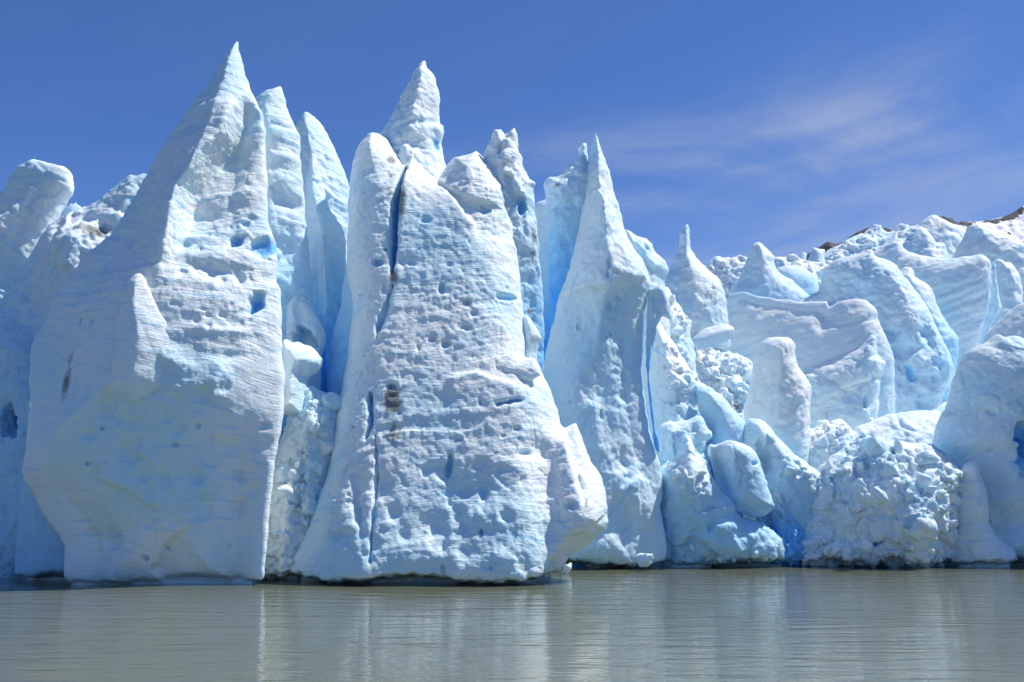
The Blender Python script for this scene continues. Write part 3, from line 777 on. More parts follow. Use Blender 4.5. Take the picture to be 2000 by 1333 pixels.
# third tower
T3 = ice('ice_tower', 75.5, [(1040, B), (1050, 760), (1056, 700), (1065, 666), (1076, 625), (1084, 587), (1099, 546), (1112, 490), (1121, 445), (1127, 400), (1132, 344), (1140, 326), (1147, 306), (1151, 286), (1155, 269), (1160, 258), (1164, 251), (1168, 259), (1172, 269), (1185, 302), (1190, 318),
     (1196, 336), (1206, 377), (1212, 395), (1217, 415), (1226, 445), (1237, 475), (1248, 492), (1260, 505), (1275, 542), (1281, 560), (1272, 582), (1265, 610), (1262, 660), (1260, 720), (1264, 770), (1272, 820), (1282, 870), (1296, 905), (1302, 950), (1298, 1000), (1310, 1060), (1310, B)],
    front=4.4, back=4, wf=2.4, wb=2.2, lean=0.13, yaw=-0.12, edge=0.6, vox=2.7, seed=21, scallop=(0.03, 0.5), lumps=(0.25, 0.2), facet=(0.05, 1.5), blue=0.3, strata=(0.08, 0.8), dip=60, rough=0.06, under=0.4,
    feats=[('plate', [(1128, 430), (1136, 405), (1147, 370), (1158, 360), (1172, 362), (1180, 376), (1200, 392), (1216, 420), (1250, 480), (1270, 530), (1200, 560), (1090, 560)], 1.3, 0.35),
           ('fold', [(1080, 600), (1117, 526), (1150, 532), (1172, 542), (1189, 548), (1210, 540), (1235, 532), (1270, 531)], 0.0, -0.17, 10),
           ('bump', 1215, 640, 30, 110, -0.7, -8), ('bump', 1110, 760, 25, 110, 0.6, 8), ('bump', 1175, 740, 20, 90, -0.5, 8), ('bump', 1170, 450, 30, 20, -0.3),
           ('fault', [(1210, 960), (1235, 940), (1255, 930), (1285, 945)], 0.05, 0.7, 0.55, 1.4, 0.12), ('bump', 1270, 990, 24, 40, 0.7), ('bump', 1230, 1030, 12, 40, -0.5),
           ('hole', 1135, 632, 5, 8, 0.5), ('hole', 1189, 520, 4, 12, 0.5), ('hole', 1186, 538, 4, 12, 0.5), ('hole', 1192, 592, 5, 8, 0.5), ('hole', 1195, 645, 3, 5, 0.4), ('hole', 1178, 807, 4, 10, 0.5), ('hole', 1116, 783, 3, 5, 0.4),
           ('hole', 1212, 575, 8, 5, 0.4), ('bump', 1175, 1080, 30, 25, 0.6), ('bump', 1180, 330, 8, 14, -0.25),
           ('pits', 24, [(1080, 540), (1260, 540), (1260, 1000), (1080, 1000)], 5, 16, 0.25)],
    label='slender third tower with a needle tip, front in bluish shade', cat='ice tower')
ice('flap', 74.6, [(1262, 565), (1275, 555), (1290, 553), (1300, 563), (1308, 580), (1313, 596), (1312, 628), (1303, 624), (1295, 621), (1287, 640), (1281, 660), (1275, 700), (1272, 740), (1276, 773), (1282, 831), (1292, 866), (1290, 892), (1276, 880), (1264, 780), (1258, 720), (1260, 640)],
    front=0.8, back=2.2, wf=0.5, lean=0.13, seed=22, blue=0.9, vox=2.6, edge=0.3, zbot=0, strata=(0.04, 1), lumps=(0.15, 0.6), rough=0.04, feats=[('bump', 1284, 590, 14, 22, -0.5)], dirt=[(1312, 612, 5, 14, 0.5)], parent=T3)

# slope and fins right of the third tower
ice('ice_ridge', 84, [(1215, 450), (1224, 444), (1244, 460), (1264, 464), (1276, 476), (1282, 492), (1294, 502), (1304, 510), (1310, 530), (1300, 548), (1310, 600), (1330, B), (1200, B)],
    front=2.2, back=2, wf=1.5, lean=0.1, seed=23, strata=(0.12, 0.9), dip=-40, lumps=(0.4, 0.5), feats=[('hole', 1265, 478, 6, 10, 0.6), ('fault', [(1240, 470), (1262, 500), (1290, 530)], 0.3, 0.8, -0.3, 0.8, 0.1)],
    label='sunlit shoulder ridge just behind the third tower', cat='ice ridge')
ice('ice_spike', 94, [(1290, 556), (1300, 535), (1310, 518), (1318, 500), (1324, 482), (1325, 466), (1324, 456), (1330, 447), (1335, 440), (1341, 434), (1347, 441), (1349, 452), (1348, 466), (1351, 480), (1354, 494), (1362, 504), (1372, 514), (1392, 534), (1408, 546), (1418, 570), (1430, 680), (1280, 680)],
    front=2.6, back=2.6, lean=0.12, seed=24, wf=1.2, facet=(0.10, 1.5), zbot=4, strata=(0.05, 1), lumps=(0.25, 0.5), label='lone slim ice spike standing against the sky', cat='ice spike')
HUMP = ice('ice_hump', 90, [(1320, 612), (1336, 600), (1355, 585), (1376, 572), (1400, 566), (1416, 570), (1410, 590), (1398, 615), (1388, 650), (1400, 760), (1310, 760)],
    front=2.4, back=2.4, wf=1.6, lean=0.3, seed=25, scallop=(0.0, 1), facet=(0.35, 1.4), zbot=3, strata=(0.08, 1), lumps=(0.85, 0.5), rough=0.1, label='knobbly hump at the foot of the lone spike', cat='ice hump')
WRIDGE = ice('ice_ridge', 82.5, [(1276, 565), (1296, 556), (1308, 566), (1320, 582), (1332, 606), (1346, 618), (1356, 626), (1352, 650), (1360, 690), (1380, B), (1270, B)],
    front=2.2, back=2.2, wf=1.3, lean=0.3, seed=26, facet=(0.25, 1.1), strata=(0.1, 1), lumps=(0.85, 0.5), scallop=(0.12, 1.1), rough=0.12, label='white lumpy ridge just right of the curled blue flap', cat='ice ridge')
ice('ice_slope', 79.5, [(1262, 640), (1278, 622), (1290, 628), (1302, 645), (1313, 662), (1328, 686), (1342, 707), (1358, 727), (1371, 744), (1384, 756), (1374, 775), (1365, 795), (1370, 815), (1400, 870), (1410, B), (1255, B)],
    front=2.4, back=3, wf=1.4, lean=0.16, seed=27, facet=(0.14, 1.2), blue=0.15, strata=(0.08, 1.2), dip=-30, lumps=(0.3, 0.4), scallop=(0.10, 1.1), rough=0.1, label='sunlit bumpy slope running down right of the third tower', cat='ice slope')
ice('ice_fin', 79.8, [(1355, 765), (1368, 756), (1384, 753), (1396, 760), (1408, 769), (1420, 780), (1429, 794), (1440, 806), (1454, 819), (1462, 840), (1460, 900), (1440, B), (1380, B), (1372, 830)],
    front=1.8, back=2, lean=0.05, seed=28, wf=0.6, facet=(0.06, 1.5), blue=0.9, strata=(0.03, 1), lumps=(0.2, 0.4), rough=0.04, label='smooth blue fin curving down below the dark gravel patch', cat='ice fin')
ice('ice_crag', 77.6, [(1284, 840), (1287, 831), (1297, 824), (1307, 819), (1318, 824), (1330, 815), (1342, 817), (1356, 812), (1371, 808), (1376, 822), (1382, 834), (1390, 842), (1396, 856), (1382, 866), (1376, 880), (1390, 930), (1390, B), (1285, B)],
    front=1.6, back=2, lean=0.12, seed=29, wf=0.6, facet=(0.25, 1.1), blue=0.2, strata=(0.08, 1.5), dip=25, lumps=(0.35, 0.7), rough=0.1, label='jagged pale crag above the waterline cliff right of the third tower', cat='ice crag')
ice('ice_cliff', 76.6, [(1288, 915), (1300, 903), (1312, 893), (1320, 884), (1325, 866), (1331, 852), (1338, 845), (1346, 852), (1352, 862), (1359, 885), (1370, 892), (1381, 898), (1384, 910), (1389, 922), (1398, 938), (1406, 952), (1420, 962), (1433, 971), (1438, 996), (1450, 1010), (1490, 1018), (1530, 1050), (1550, B), (1285, B)],
    front=2.8, back=3, lean=0.05, seed=30, wf=0.8, edge=0.15, facet=(0.22, 1.6), blue=0.5, vox=2.8, strata=(0.06, 1.3), dip=-20, lumps=(0.35, 0.35), rough=0.08, under=0.5,
    feats=[('fold', [(1290, 920), (1320, 955), (1355, 960), (1375, 975), (1400, 965), (1440, 1005), (1500, 1015)], 0.0, -0.55, 4), ('crack', [(1305, 950), (1298, 1000), (1310, 1060)], 0.2, 0.7), ('fault', [(1370, 1060), (1400, 1030), (1440, 1020), (1480, 1030)], 0.1, 0.8, 0.5, 1.2, 0.12), ('bump', 1440, 1070, 60, 30, 0.5)],
    label='low cliff with a small peak at the waterline, undercut and blue below', cat='ice cliff')
ice('ice_tooth', 76.2, [(1378, 872), (1388, 866), (1398, 868), (1406, 864), (1421, 857), (1436, 860), (1450, 864), (1464, 872), (1474, 881), (1481, 892), (1487, 905), (1491, 918), (1495, 930), (1505, 963), (1510, 978), (1514, 988), (1506, 1000), (1495, 1008), (1478, 1012), (1462, 1012), (1446, 1006), (1420, 1000), (1395, 940)],
    front=1.8, back=3.2, lean=0.06, seed=31, wf=0.55, edge=0.15, facet=(0.10, 1.4), blue=0.5, vox=2.8, zbot=0, strata=(0.05, 1.4), dip=-10, lumps=(0.18, 0.5), rough=0.06,
    feats=[('bump', 1412, 920, 22, 55, -2.2, 6), ('fault', [(1428, 860), (1436, 890), (1440, 930), (1437, 965)], 0.0, 1, 0.5, 0.8, 0.12), ('hole', 1475, 906, 6, 4, 0.5), ('fold', [(1430, 970), (1465, 968), (1500, 985), (1520, 985)], 0, -0.6, 2)],
    label='tooth shaped block with a scooped blue hollow on its left', cat='ice tooth')
ice('ice_buttress', 78.5, [(1440, 870), (1446, 840), (1452, 825), (1460, 817), (1470, 814), (1482, 816), (1493, 821), (1503, 832), (1512, 844), (1522, 855), (1532, 864), (1546, 880), (1561, 893), (1576, 903), (1590, 912), (1610, 926), (1625, 960), (1630, B), (1480, B), (1470, 950)],
    front=2.6, back=2.6, lean=0.1, seed=32, wf=0.9, facet=(0.16, 1.4), blue=0.5, strata=(0.08, 1.1), dip=-35, lumps=(0.35, 0.5), rough=0.08,
    feats=[('bump', 1505, 905, 14, 32, -2.2, -10), ('fold', [(1500, 860), (1530, 900), (1580, 925), (1620, 940)], 0.0, -0.55, 3), ('bump', 1476, 840, 16, 14, 0.4), ('hole', 1490, 870, 5, 12, 0.6)],
    label='bulbous white buttress sloping down right, with a blue cleft', cat='ice buttress')
ice('ice_pillar', 83, [(1448, 800), (1452, 784), (1456, 765), (1460, 750), (1465, 720), (1470, 694), (1474, 678), (1480, 666), (1496, 658), (1520, 656), (1535, 657), (1545, 661), (1552, 668), (1556, 678), (1557, 700), (1562, 718), (1572, 730), (1582, 744), (1588, 756), (1586, 790), (1584, 826), (1590, B), (1440, B)],
    front=2.6, back=2.8, lean=0.12, seed=33, wf=0.7, facet=(0.06, 1.4), blue=0.15, yaw=-0.15, vox=2.8, edge=0.5, strata=(0.10, 1.4), dip=18, lumps=(0.22, 0.4), rough=0.05,
    feats=[('fold', [(1530, 656), (1524, 720), (1518, 780), (1512, 850)], -0.1, -0.55, 3)],
    label='upright flat topped pillar standing in the middle of the right side', cat='ice pillar')
ice('ice_fin', 96, [(1370, 660), (1382, 634), (1396, 610), (1408, 592), (1416, 582), (1424, 574), (1432, 569), (1456, 568), (1476, 573), (1496, 578), (1520, 582), (1540, 582), (1560, 588), (1580, 588), (1600, 586), (1618, 585), (1620, 598), (1632, 591), (1644, 586), (1672, 582), (1692, 584), (1704, 594), (1712, 602), (1716, 612), (1715, 624), (1730, 650), (1750, 700), (1750, 860), (1380, 860)],
    front=2.2, back=3, lean=0.12, seed=34, wf=1.3, facet=(0.025, 2.0), blue=0.15, yaw=-0.45, zbot=6, strata=(0.07, 1.5), dip=12, lumps=(0.2, 0.2), rough=0.05,
    feats=[('bump', 1620, 620, 16, 30, -0.7, -30), ('fold', [(1715, 610), (1680, 660), (1640, 700)], -0.0, -0.25, 5)],
    label='long low smooth fin with a wavy crest, in front of the great fin', cat='ice fin')
ice('ice_fin', 93, [(1550, 745), (1575, 722), (1600, 708), (1640, 690), (1680, 668), (1700, 652), (1712, 660), (1715, 690), (1724, 701), (1731, 708), (1728, 720), (1724, 734), (1719, 742), (1721, 766), (1717, 790), (1716, 820), (1730, 880), (1560, 880)],
    front=2.4, back=2.4, lean=0.12, seed=35, wf=0.9, facet=(0.14, 1.6), yaw=-0.35, zbot=5, strata=(0.13, 1.3), dip=20, lumps=(0.2, 0.4), rough=0.09,
    feats=[('fault', [(1640, 760), (1680, 745), (1715, 735)], 0.15, 1, -0.4, 1.0, 0.1), ('crack', [(1690, 770), (1692, 800)], 0.2, 0.5)],
    label='layered fin with a hooked right corner behind the flat topped pillar', cat='ice fin')
ice('ice_fin', 104, [(1545, 600), (1558, 586), (1576, 574), (1592, 566), (1598, 552), (1600, 538), (1594, 528), (1604, 518), (1624, 506), (1642, 500), (1660, 496), (1676, 490), (1688, 484), (1704, 484), (1708, 490), (1710, 498), (1732, 506), (1752, 516), (1760, 526), (1768, 538), (1780, 554), (1792, 570), (1808, 590), (1816, 604), (1824, 620), (1836, 650), (1846, 670), (1858, 692), (1866, 722), (1858, 750), (1848, 774), (1836, 802), (1850, 880), (1540, 880)],
    front=5.0, back=3.5, lean=0.14, seed=36, wf=2.2, facet=(0.08, 1.8), blue=0.3, yaw=-0.3, zbot=6, vox=2.9, strata=(0.12, 1.1), dip=14, lumps=(0.35, 0.22), rough=0.09, edge=0.7,
    feats=[('fold', [(1704, 484), (1752, 530), (1780, 590), (1770, 650), (1730, 690), (1720, 760)], -0.05, -0.42, 6), ('hole', 1782, 725, 10, 16, 1.2), ('hole', 1836, 735, 8, 9, 0.8), ('bump', 1820, 660, 14, 40, -0.6, 10), ('bump', 1760, 700, 16, 60, -0.5), ('bump', 1800, 640, 12, 30, 0.5), ('pits', 50, [(1740, 640), (1860, 640), (1860, 800), (1740, 800)], 5, 16, 0.4)],
    label='great swept fin with a hooked crest and sunlit right flank', cat='ice fin')
ice('ice_fin', 108, [(1740, 540), (1756, 526), (1766, 520), (1780, 522), (1786, 530), (1788, 540), (1800, 546), (1812, 554), (1820, 562), (1824, 574), (1830, 592), (1840, 610), (1856, 638), (1868, 650), (1875, 662), (1874, 686), (1868, 722), (1870, 800), (1760, 800)],
    front=2.5, back=2, wf=1.6, lean=0.25, seed=37, facet=(0.12, 1.6), blue=0.6, yaw=-0.3, zbot=10, strata=(0.06, 1), lumps=(0.35, 0.4), label='thin scalloped fin edge showing just behind the great fin', cat='ice fin')
ice('ice_slab', 118, [(1700, 500), (1712, 490), (1726, 480), (1740, 470), (1752, 469), (1762, 472), (1766, 484), (1776, 491), (1794, 496), (1812, 500), (1830, 502), (1848, 504), (1864, 503), (1880, 500), (1896, 500), (1910, 496), (1924, 498), (1930, 503), (1937, 511), (1938, 550), (1934, 590), (1926, 620), (1918, 645), (1904, 690), (1900, 780), (1720, 780)],
    front=2.0, back=3, lean=0.1, seed=38, strata=(0.14, 1.3), wf=1.1, facet=(0.08, 2.2), blue=0.25, yaw=-0.35, zbot=12, dip=22, lumps=(0.15, 0.2), rough=0.05, label='broad flat slab with diagonal streaks behind the great fin', cat='ice slab')
ice('ice_fin', 116.5, [(1934, 512), (1940, 508), (1945, 522), (1948, 558), (1953, 585), (1957, 606), (1950, 618), (1940, 634), (1926, 660), (1915, 700), (1900, 700), (1905, 670), (1920, 630), (1930, 590)],
    front=1.6, back=2, wf=0.8, lean=0.2, seed=39, blue=0.4, zbot=12, strata=(0.05, 1), lumps=(0.25, 0.4), rough=0.1, label='narrow sunlit fin at the right end of the broad slab', cat='ice fin')
ice('ice_block', 122, [(1938, 514), (1945, 506), (1954, 507), (1960, 512), (1968, 509), (1976, 514), (1982, 521), (1988, 535), (1994, 550), (1997, 578), (2000, 700), (1930, 700)],
    front=2.4, back=2, wf=1.2, lean=0.2, seed=40, facet=(0.2, 1.6), blue=0.3, zbot=12, strata=(0.08, 1), lumps=(0.35, 0.4), label='rounded block right of the broad streaked slab', cat='ice block')
ice('ice_block', 126, [(1980, 535), (1990, 524), (2004, 522), (2030, 526), (2070, 540), (2080, 700), (1985, 700)], front=2.4, back=2, wf=1.2, lean=0.2, seed=41, facet=(0.2, 1.6), zbot=12, strata=(0.08, 1), lumps=(0.35, 0.4),
    label='pale block cut by the right edge, beyond the rounded block', cat='ice block')
ice('ice_fin', 140, [(1850, 520), (1865, 488), (1876, 470), (1884, 455), (1888, 443), (1896, 440), (1905, 435), (1914, 441), (1932, 446), (1950, 452), (1966, 457), (1977, 465), (1988, 468), (2000, 474), (2030, 486), (2075, 505), (2080, 640), (1850, 640)],
    front=3.5, back=3, lean=0.15, seed=42, wf=1.6, facet=(0.14, 2.2), yaw=-0.3, zbot=16, strata=(0.22, 1.0), dip=22, lumps=(0.15, 0.25), rough=0.08, label='serrated fin running off the right edge below the mountain', cat='ice fin')
ice('ice_peak', 148, [(1782, 460), (1794, 440), (1804, 429), (1814, 422), (1824, 418), (1836, 424), (1850, 431), (1865, 438), (1876, 441), (1886, 447), (1889, 460), (1895, 560), (1780, 560)],
    front=3.5, back=3, lean=0.35, seed=43, wf=1.8, facet=(0.2, 2.2), zbot=18, strata=(0.2, 0.7), dip=10, lumps=(0.5, 0.25), label='highest ice peak on the skyline at the right', cat='ice peak')
ice('ice_mound', 137, [(1760, 480), (1766, 470), (1773, 457), (1784, 446), (1795, 442), (1809, 448), (1820, 460), (1828, 474), (1836, 473), (1842, 474), (1849, 484), (1854, 500), (1860, 580), (1755, 580)],
    front=3.2, back=3, lean=0.3, seed=44, wf=1.5, facet=(0.16, 2.0), zbot=16, strata=(0.26, 0.8), dip=35, lumps=(0.4, 0.3), label='rounded double mound with slanting layers below the skyline peak', cat='ice mound')
ice('ice_ridge', 160, [(1585, 520), (1597, 505), (1612, 492), (1626, 482), (1645, 472), (1662, 462), (1678, 458), (1690, 455), (1700, 448), (1707, 441), (1718, 435), (1725, 441), (1729, 453), (1740, 452), (1748, 446), (1755, 435), (1762, 437), (1772, 443), (1790, 440), (1810, 445), (1810, 580), (1580, 580)],
    front=4.5, back=3, wf=3.0, lean=0.5, seed=45, facet=(0.6, 2.5), zbot=18, strata=(0.3, 0.8), dip=28, lumps=(1.36, 0.3), rough=0.15, dirt=[(1721, 452, 8, 9, 0.72), (1700, 470, 50, 8, 0.30), (1650, 480, 40, 8, 0.3)],
    label='grey dirty broken ridge climbing the skyline towards the right', cat='ice ridge')
ice('ice_fin', 132, [(1690, 500), (1705, 490), (1722, 478), (1738, 464), (1748, 450), (1754, 452), (1756, 470), (1750, 500), (1760, 580), (1690, 580)], front=2.2, back=2, wf=1.6, lean=0.3, seed=46, zbot=16, strata=(0.16, 1.0), dip=35, lumps=(0.3, 0.4), dirt=[(1728, 472, 26, 5, 0.4)],
    label='slanting fin with a dirty edge below the grey ridge', cat='ice fin')
ice('ice_block', 145, [(1574, 515), (1579, 500), (1585, 482), (1596, 484), (1613, 487), (1612, 500), (1618, 560), (1570, 560)], front=1.8, back=2, wf=1.0, lean=0.2, seed=47, zbot=16, strata=(0.05, 1), label='pale block on the skyline at the foot of the grey ridge', cat='ice block')
ice('ice_block', 143, [(1555, 510), (1558, 500), (1566, 490), (1573, 492), (1578, 498), (1576, 510), (1580, 550), (1550, 550)], front=1.2, back=1.2, wf=0.8, lean=0.2, seed=48, zbot=16, strata=(0.05, 1), label='tiny pale block on the skyline left of a larger one', cat='ice block')
ice('ice_ridge', 130, [(1370, 530), (1378, 518), (1386, 508), (1396, 502), (1410, 505), (1424, 503), (1440, 499), (1460, 500), (1490, 506), (1516, 500), (1535, 501), (1552, 497), (1562, 506), (1580, 508), (1598, 512), (1640, 520), (1640, 620), (1370, 620)],
    front=4, back=3, wf=2.6, lean=0.35, seed=49, facet=(0.5, 2.2), zbot=12, strata=(0.12, 0.9), dip=10, lumps=(1.53, 0.35), scallop=(0.2, 2.0), rough=0.15, label='distant crumpled ridge low on the skyline behind the pale fins', cat='ice ridge')
ice('ice_fin', 112, [(1425, 585), (1430, 566), (1440, 546), (1446, 533), (1450, 522), (1458, 498), (1463, 486), (1468, 478), (1476, 472), (1484, 471), (1490, 476), (1496, 484), (1508, 494), (1515, 502), (1513, 514), (1520, 530), (1534, 540), (1548, 546), (1568, 566), (1582, 578), (1590, 680), (1420, 680)],
    front=2.4, back=2.4, lean=0.1, seed=50, facet=(0.06, 1.8), wf=1.2, blue=0.45, yaw=-0.1, zbot=10, strata=(0.04, 1), lumps=(0.3, 0.3), rough=0.04, label='pale blue pointed fin with a thumb shaped tip near the lone spike', cat='ice fin')
ice('ice_fin', 116, [(1508, 532), (1516, 522), (1532, 517), (1546, 517), (1560, 520), (1572, 523), (1580, 528), (1592, 538), (1598, 552), (1604, 570), (1606, 680), (1510, 680)],
    front=2.0, back=2, lean=0.1, seed=51, wf=1.0, blue=0.6, yaw=-0.1, zbot=10, strata=(0.04, 1), lumps=(0.25, 0.3), rough=0.04, label='rounded pale blue fin between the thumb tipped fin and the great fin', cat='ice fin')

ice('ice_boulder', 86, [(1346, 668), (1352, 658), (1364, 646), (1376, 638), (1392, 634), (1408, 631), (1424, 632), (1434, 636), (1439, 646), (1432, 660), (1424, 671), (1404, 678), (1384, 684), (1360, 690)],
    front=1.3, back=1.3, wf=0.9, lean=0.25, seed=62, zbot=5, lumps=(0.2, 0.5), strata=(0.04, 1), blue=0.3, feats=[('fold', [(1346, 668), (1392, 650), (1436, 640)], 0.0, -0.4, 2)],
    label='large smooth boulder of ice lying above the tumbled bank', cat='ice boulder')
# right foreground
ice('ice_mound', 85, [(1655, 850), (1670, 834), (1686, 828), (1701, 821), (1716, 814), (1733, 807), (1752, 804), (1772, 802), (1798, 800), (1821, 800), (1836, 804), (1850, 830), (1860, B), (1650, B)],
    front=3.2, back=3, wf=1.6, lean=0.35, seed=52, facet=(0.14, 1.6), strata=(0.08, 1.0), dip=20, lumps=(0.3, 0.4), feats=[('crack', [(1770, 806), (1772, 835), (1790, 842)], 0.2, 0.6), ('bump', 1698, 838, 12, 8, 0.4), ('fold', [(1772, 800), (1776, 850)], 0, -0.3, 3)],
    label='smooth low mound behind the crushed ice heap', cat='ice mound')
WMOUND = ice('ice_mound', 81.5, [(1545, 870), (1556, 848), (1568, 838), (1590, 828), (1600, 822), (1610, 818), (1624, 820), (1639, 816), (1650, 820), (1662, 828), (1672, 844), (1690, 880), (1700, B), (1540, B)],
    front=2.8, back=2.8, wf=1.3, lean=0.3, seed=53, scallop=(0.0, 1), facet=(0.35, 1.1), strata=(0.05, 1), lumps=(0.68, 0.5), rough=0.16, label='rough white mound left of the crushed ice heap', cat='ice mound')
ice('ice_wall', 97, [(1900, 700), (1915, 668), (1924, 652), (1936, 638), (1948, 626), (1962, 612), (1976, 602), (1990, 592), (2004, 584), (2040, 566), (2100, 560), (2110, 800), (1890, 800)],
    front=2.8, back=2.8, wf=1.8, lean=0.1, seed=54, blue=0.2, yaw=-0.3, zbot=6, strata=(0.06, 1), dip=20, lumps=(0.35, 0.3), label='sloping wall edge above the big right hand slab', cat='ice wall')
ice('ice_slab', 78.5, [(1812, 880), (1818, 850), (1824, 825), (1831, 808), (1838, 797), (1844, 786), (1852, 752), (1862, 720), (1872, 696), (1880, 684), (1888, 678), (1904, 670), (1920, 664), (1930, 655), (1940, 648), (1950, 648), (1960, 652), (1972, 649), (1984, 650), (2000, 656), (2030, 664), (2080, 690), (2150, 700), (2230, 760), (2290, 800), (2320, B), (1870, B), (1850, 920)],
    front=4.2, back=3.5, wf=2.4, lean=0.06, seed=55, facet=(0.07, 1.8), blue=0.3, yaw=-0.25, vox=2.8, strata=(0.06, 1.1), dip=24, lumps=(0.3, 0.22), rough=0.05, edge=0.7, under=0.3,
    feats=[('hole', 2012, 852, 24, 30, 1.6), ('hole', 2004, 890, 12, 36, 0.9, -10), ('fold', [(1850, 900), (1920, 870), (1990, 920), (2060, 900)], 0, -0.2, 5), ('hole', 1949, 880, 8, 4, 0.4), ('hole', 1950, 803, 9, 8, 0.4),
           ('bump', 1975, 930, 16, 26, 0.9), ('bump', 1975, 975, 22, 22, 1.0), ('bump', 1945, 1000, 14, 50, 0.6), ('bump', 1980, 1070, 40, 26, 0.9, 30), ('fault', [(1925, 1090), (1950, 1060), (1990, 1030)], 0.0, 1, 0.6, 1.5, 0.12)],
    label='big smooth shaded slab at the right edge of the lake front', cat='ice slab')
ice('ice_pillar', 76.3, [(1872, 920), (1880, 906), (1889, 899), (1898, 896), (1906, 896), (1911, 908), (1915, 925), (1922, 943), (1928, 961), (1931, 980), (1932, 997), (1930, 1020), (1950, 1050), (1985, 1075), (1995, B), (1850, B), (1868, 1000)],
    front=1.8, back=2, wf=0.8, lean=0.1, seed=56, facet=(0.12, 1.1), vox=2.8, strata=(0.05, 1), lumps=(0.22, 0.5), rough=0.06, under=0.2, label='slim leaning pillar between the crushed ice heap and the right slab', cat='ice pillar')
V = ice('crushed_ice_heap', 77.2, [(1560, 1030), (1566, 1000), (1570, 977), (1578, 955), (1590, 935), (1598, 915), (1618, 895), (1642, 880), (1662, 860), (1675, 850), (1688, 847), (1706, 848), (1724, 851), (1756, 860), (1775, 863), (1792, 864), (1808, 864), (1821, 867), (1836, 876), (1847, 886), (1862, 895), (1876, 903), (1891, 925), (1886, 945), (1883, 960), (1888, 997), (1880, 1030), (1890, 1070), (1900, B), (1510, B), (1520, 1060)],
    front=5.0, back=3.5, wf=2.4, lean=0.22, seed=57, lumps=(0.7, 0.5), facet=(0.42, 1.9), scallop=(0.0, 1), blue=0.22, vox=2.7, strata=(0.0, 1), rough=0.16, under=0.3,
    feats=[('fold', [(1560, 960), (1590, 945), (1640, 945), (1680, 935), (1730, 955), (1765, 985), (1800, 1010), (1880, 1000)], 0.0, -0.5, 6), ('bump', 1710, 870, 60, 14, 0.4), ('bump', 1800, 1030, 40, 20, 0.6), ('crack', [(1700, 1090), (1715, 1070), (1740, 1055)], 0.15, 0.6),
           ('bump', 1650, 900, 40, 22, 0.5), ('bump', 1640, 1080, 60, 14, 0.5), ('bump', 1760, 1080, 40, 16, 0.5)],
    dirt=[(1700, 870, 50, 12, 0.25)],
    label='great heap of crushed ice lumps at the waterline on the right', cat='ice heap')
ice('crushed_ice_pile', 77.5, [(1500, 960), (1512, 945), (1525, 945), (1535, 970), (1545, 985), (1560, 1010), (1580, 1040), (1600, B), (1495, B), (1500, 1030)],
    front=1.6, back=2, wf=0.9, lean=0.15, seed=58, scallop=(0.0, 1), facet=(0.3, 0.9), blue=0.9, vox=2.8, strata=(0, 1), lumps=(0.85, 0.7), rough=0.14, under=0.2, label='small shaded pile of crushed ice left of the great heap', cat='ice pile')
ice('tumbled_ice_bank', 87, [(1325, 700), (1335, 680), (1350, 668), (1375, 672), (1400, 680), (1440, 690), (1470, 705), (1480, 740), (1480, B), (1330, B)],
    front=3.5, back=3, wf=1.6, lean=0.5, seed=59, scallop=(0.0, 1), facet=(0.42, 1.3), strata=(0.0, 1), lumps=(1.02, 0.5), rough=0.16, dirt=[(1345, 690, 24, 20, 0.6), (1355, 730, 20, 40, 0.6), (1440, 795, 26, 16, 0.9)],
    label='sunlit bank of tumbled white ice blocks left of the flat topped pillar', cat='ice bank')

# ------------------------------------------------------------------ loose chunks
def chunk_mesh(name, seed, sub, cuts, nz=0.12, smooth=True):
    bm = bmesh.new()
    bmesh.ops.create_icosphere(bm, subdivisions=sub, radius=1.0)
    v = np.array([x.co[:] for x in bm.verts], np.float32)
    rr = np.random.RandomState(seed)
    for _ in range(cuts):
        d = rr.normal(size=3); d /= np.linalg.norm(d)
        h = rr.uniform(0.36, 0.72)
        ex = np.maximum(v @ d - h, 0)
        v -= (ex[:, None] * d * 0.9).astype(np.float32)
    v += (v / (np.linalg.norm(v, axis=1)[:, None] + 1e-6)) * (nz * fbm(v * 1.7 + seed * 3.3, 3))[:, None]
    for i, x in enumerate(bm.verts): x.co = v[i].tolist()
    me = bpy.data.meshes.new(name)
    bm.to_mesh(me); bm.free()
    me.polygons.foreach_set('use_smooth', np.full(len(me.polygons), smooth))
    for k in ('bed', 'dirt'):
        at = me.attributes.new(k, 'FLOAT', 'POINT')
        at.data.foreach_set('value', (v[:, 2] if k == 'bed' else np.zeros(len(v))).astype(np.float32))
    me.materials.append(ICE)
    NTRI[0] += len(me.polygons)
    return me
CH = [chunk_mesh('ice_chunk', 20 + i, 3, 14, 0.07, i % 3 != 0) for i in range(12)]
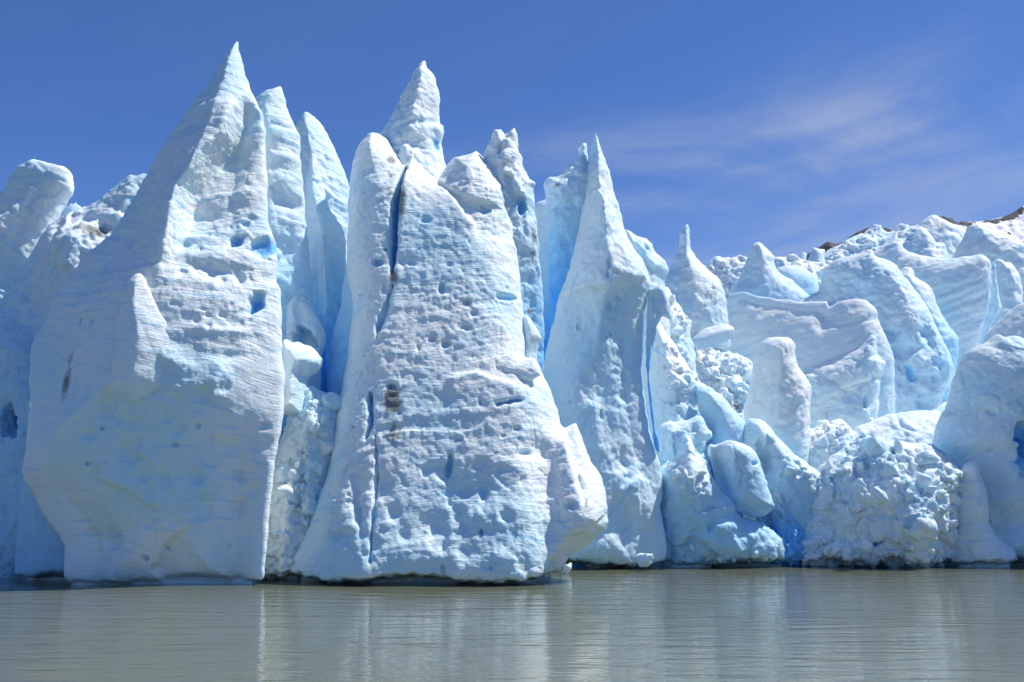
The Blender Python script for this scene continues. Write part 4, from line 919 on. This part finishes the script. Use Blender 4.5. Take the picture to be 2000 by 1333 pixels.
def scatter(host, n, region, r0, r1, seed, sink=0.35, power=2.2, name='ice_chunk', tall=1.0):
    tree = bvh_of(host)
    rr = np.random.RandomState(seed)
    pg = region
    placed = []
    bx = [p[0] for p in pg]; by = [p[1] for p in pg]
    tries = 0
    while len(placed) < n and tries < n * 30:
        tries += 1
        px, py = rr.uniform(min(bx), max(bx)), rr.uniform(min(by), max(by))
        if poly_sdf(np.array([px]), np.array([py]), pg)[0] > 0: continue
        r = r0 + (r1 - r0) * rr.rand() ** power
        if any((px - a) ** 2 + (py - b) ** 2 < (0.62 * (r + c)) ** 2 for a, b, c in placed): continue
        hit = tree.ray_cast(Vector((0, 0, CAMZ)), ray(px, py).normalized())
        if hit[0] is None: continue
        p, nn = hit[0], hit[1]
        s = r * p.y / F
        o = bpy.data.objects.new(name, CH[rr.randint(len(CH))])
        COL.objects.link(o)
        o.parent = host
        o.location = p + nn * s * (0.5 - sink) - host.location
        o.rotation_euler = rr.uniform(0, 6.28, 3)
        o.scale = (s * rr.uniform(0.8, 1.3), s * rr.uniform(0.7, 1.1), s * rr.uniform(0.6, 1.0) * tall)
        placed.append((px, py, r))
scatter(V, 60, [(1600, 935), (1640, 885), (1690, 850), (1790, 866), (1850, 890), (1885, 925), (1880, 985), (1800, 990), (1740, 950), (1690, 930)], 8, 40, 1, 0.42, 1.4)
scatter(V, 26, [(1570, 1000), (1700, 1060), (1870, 1040), (1880, 1095), (1540, 1095)], 6, 22, 2)
scatter(G, 22, [(560, 810), (600, 755), (655, 790), (640, 900), (600, 1000), (545, 1000), (535, 920)], 9, 34, 3, 0.5, 1.3)
BK = bpy.data.objects['tumbled_ice_bank']
scatter(BK, 34, [(1345, 675), (1400, 685), (1460, 700), (1470, 760), (1440, 790), (1400, 780), (1370, 740)], 9, 34, 4, 0.3)

SLOPE = bpy.data.objects['ice_slope']; BUT = bpy.data.objects['ice_buttress']; CLIFF = bpy.data.objects['ice_cliff']
scatter(SLOPE, 16, [(1280, 640), (1330, 700), (1375, 755), (1350, 780), (1290, 720)], 5, 16, 8, 0.3, 1.5, 'ice_shard', 1.5)
scatter(BUT, 12, [(1530, 880), (1600, 930), (1600, 960), (1540, 930)], 5, 18, 9, 0.3, 1.5, 'ice_shard', 1.4)
scatter(CLIFF, 14, [(1310, 900), (1390, 930), (1430, 980), (1350, 960), (1300, 940)], 5, 14, 10, 0.35, 1.5, 'ice_shard', 1.3)
scatter(CLIFF, 14, [(1310, 1070), (1540, 1070), (1540, 1095), (1310, 1095)], 6, 20, 11, 0.4, 1.5, 'ice_chunk')
scatter(G, 9, [(535, 960), (610, 960), (590, 1060), (570, 1110), (530, 1110)], 9, 28, 12, 0.5, 1.3)
scatter(HUMP, 14, [(1330, 605), (1376, 575), (1412, 572), (1395, 620), (1350, 650)], 6, 22, 5, 0.35, 1.5)
scatter(WRIDGE, 14, [(1290, 565), (1312, 580), (1345, 622), (1345, 660), (1310, 650)], 5, 18, 6, 0.35, 1.5)
scatter(WMOUND, 18, [(1560, 850), (1600, 825), (1650, 822), (1665, 850), (1620, 880), (1570, 870)], 5, 20, 7, 0.4, 1.7)

def loose(name, seed, px, py, Y, sx, sz, label, sub=4, cat='ice chunk', rot=(0, 0, 0), z=None):
    me = chunk_mesh(name, seed, sub, 14, 0.2)
    o = bpy.data.objects.new(name, me); COL.objects.link(o)
    x, zz = unproj(px, py, Y, 0)
    o.location = (x, Y, zz if z is None else z)
    o.scale = (sx, sx * 0.9, sz); o.rotation_euler = rot
    tag(o, label, cat, None, 'thing')
    return o
loose('floating_ice_chunk', 71, 1255, 1090, 72.5, 0.72, 0.62, 'small white floating ice chunk on the water below the third tower')
loose('floating_ice_chunk', 74, 1108, 1112, 69.5, 0.42, 0.75, 'narrow white ice chip on the water beside the broad tower', rot=(0, 0.3, 0))
loose('ice_boulder', 83, 1718, 968, 73.2, 0.95, 0.75, 'big angular boulder of ice stuck in the heap of crushed ice', rot=(0.3, 0.5, 0.3))
print('TRIS', NTRI[0])
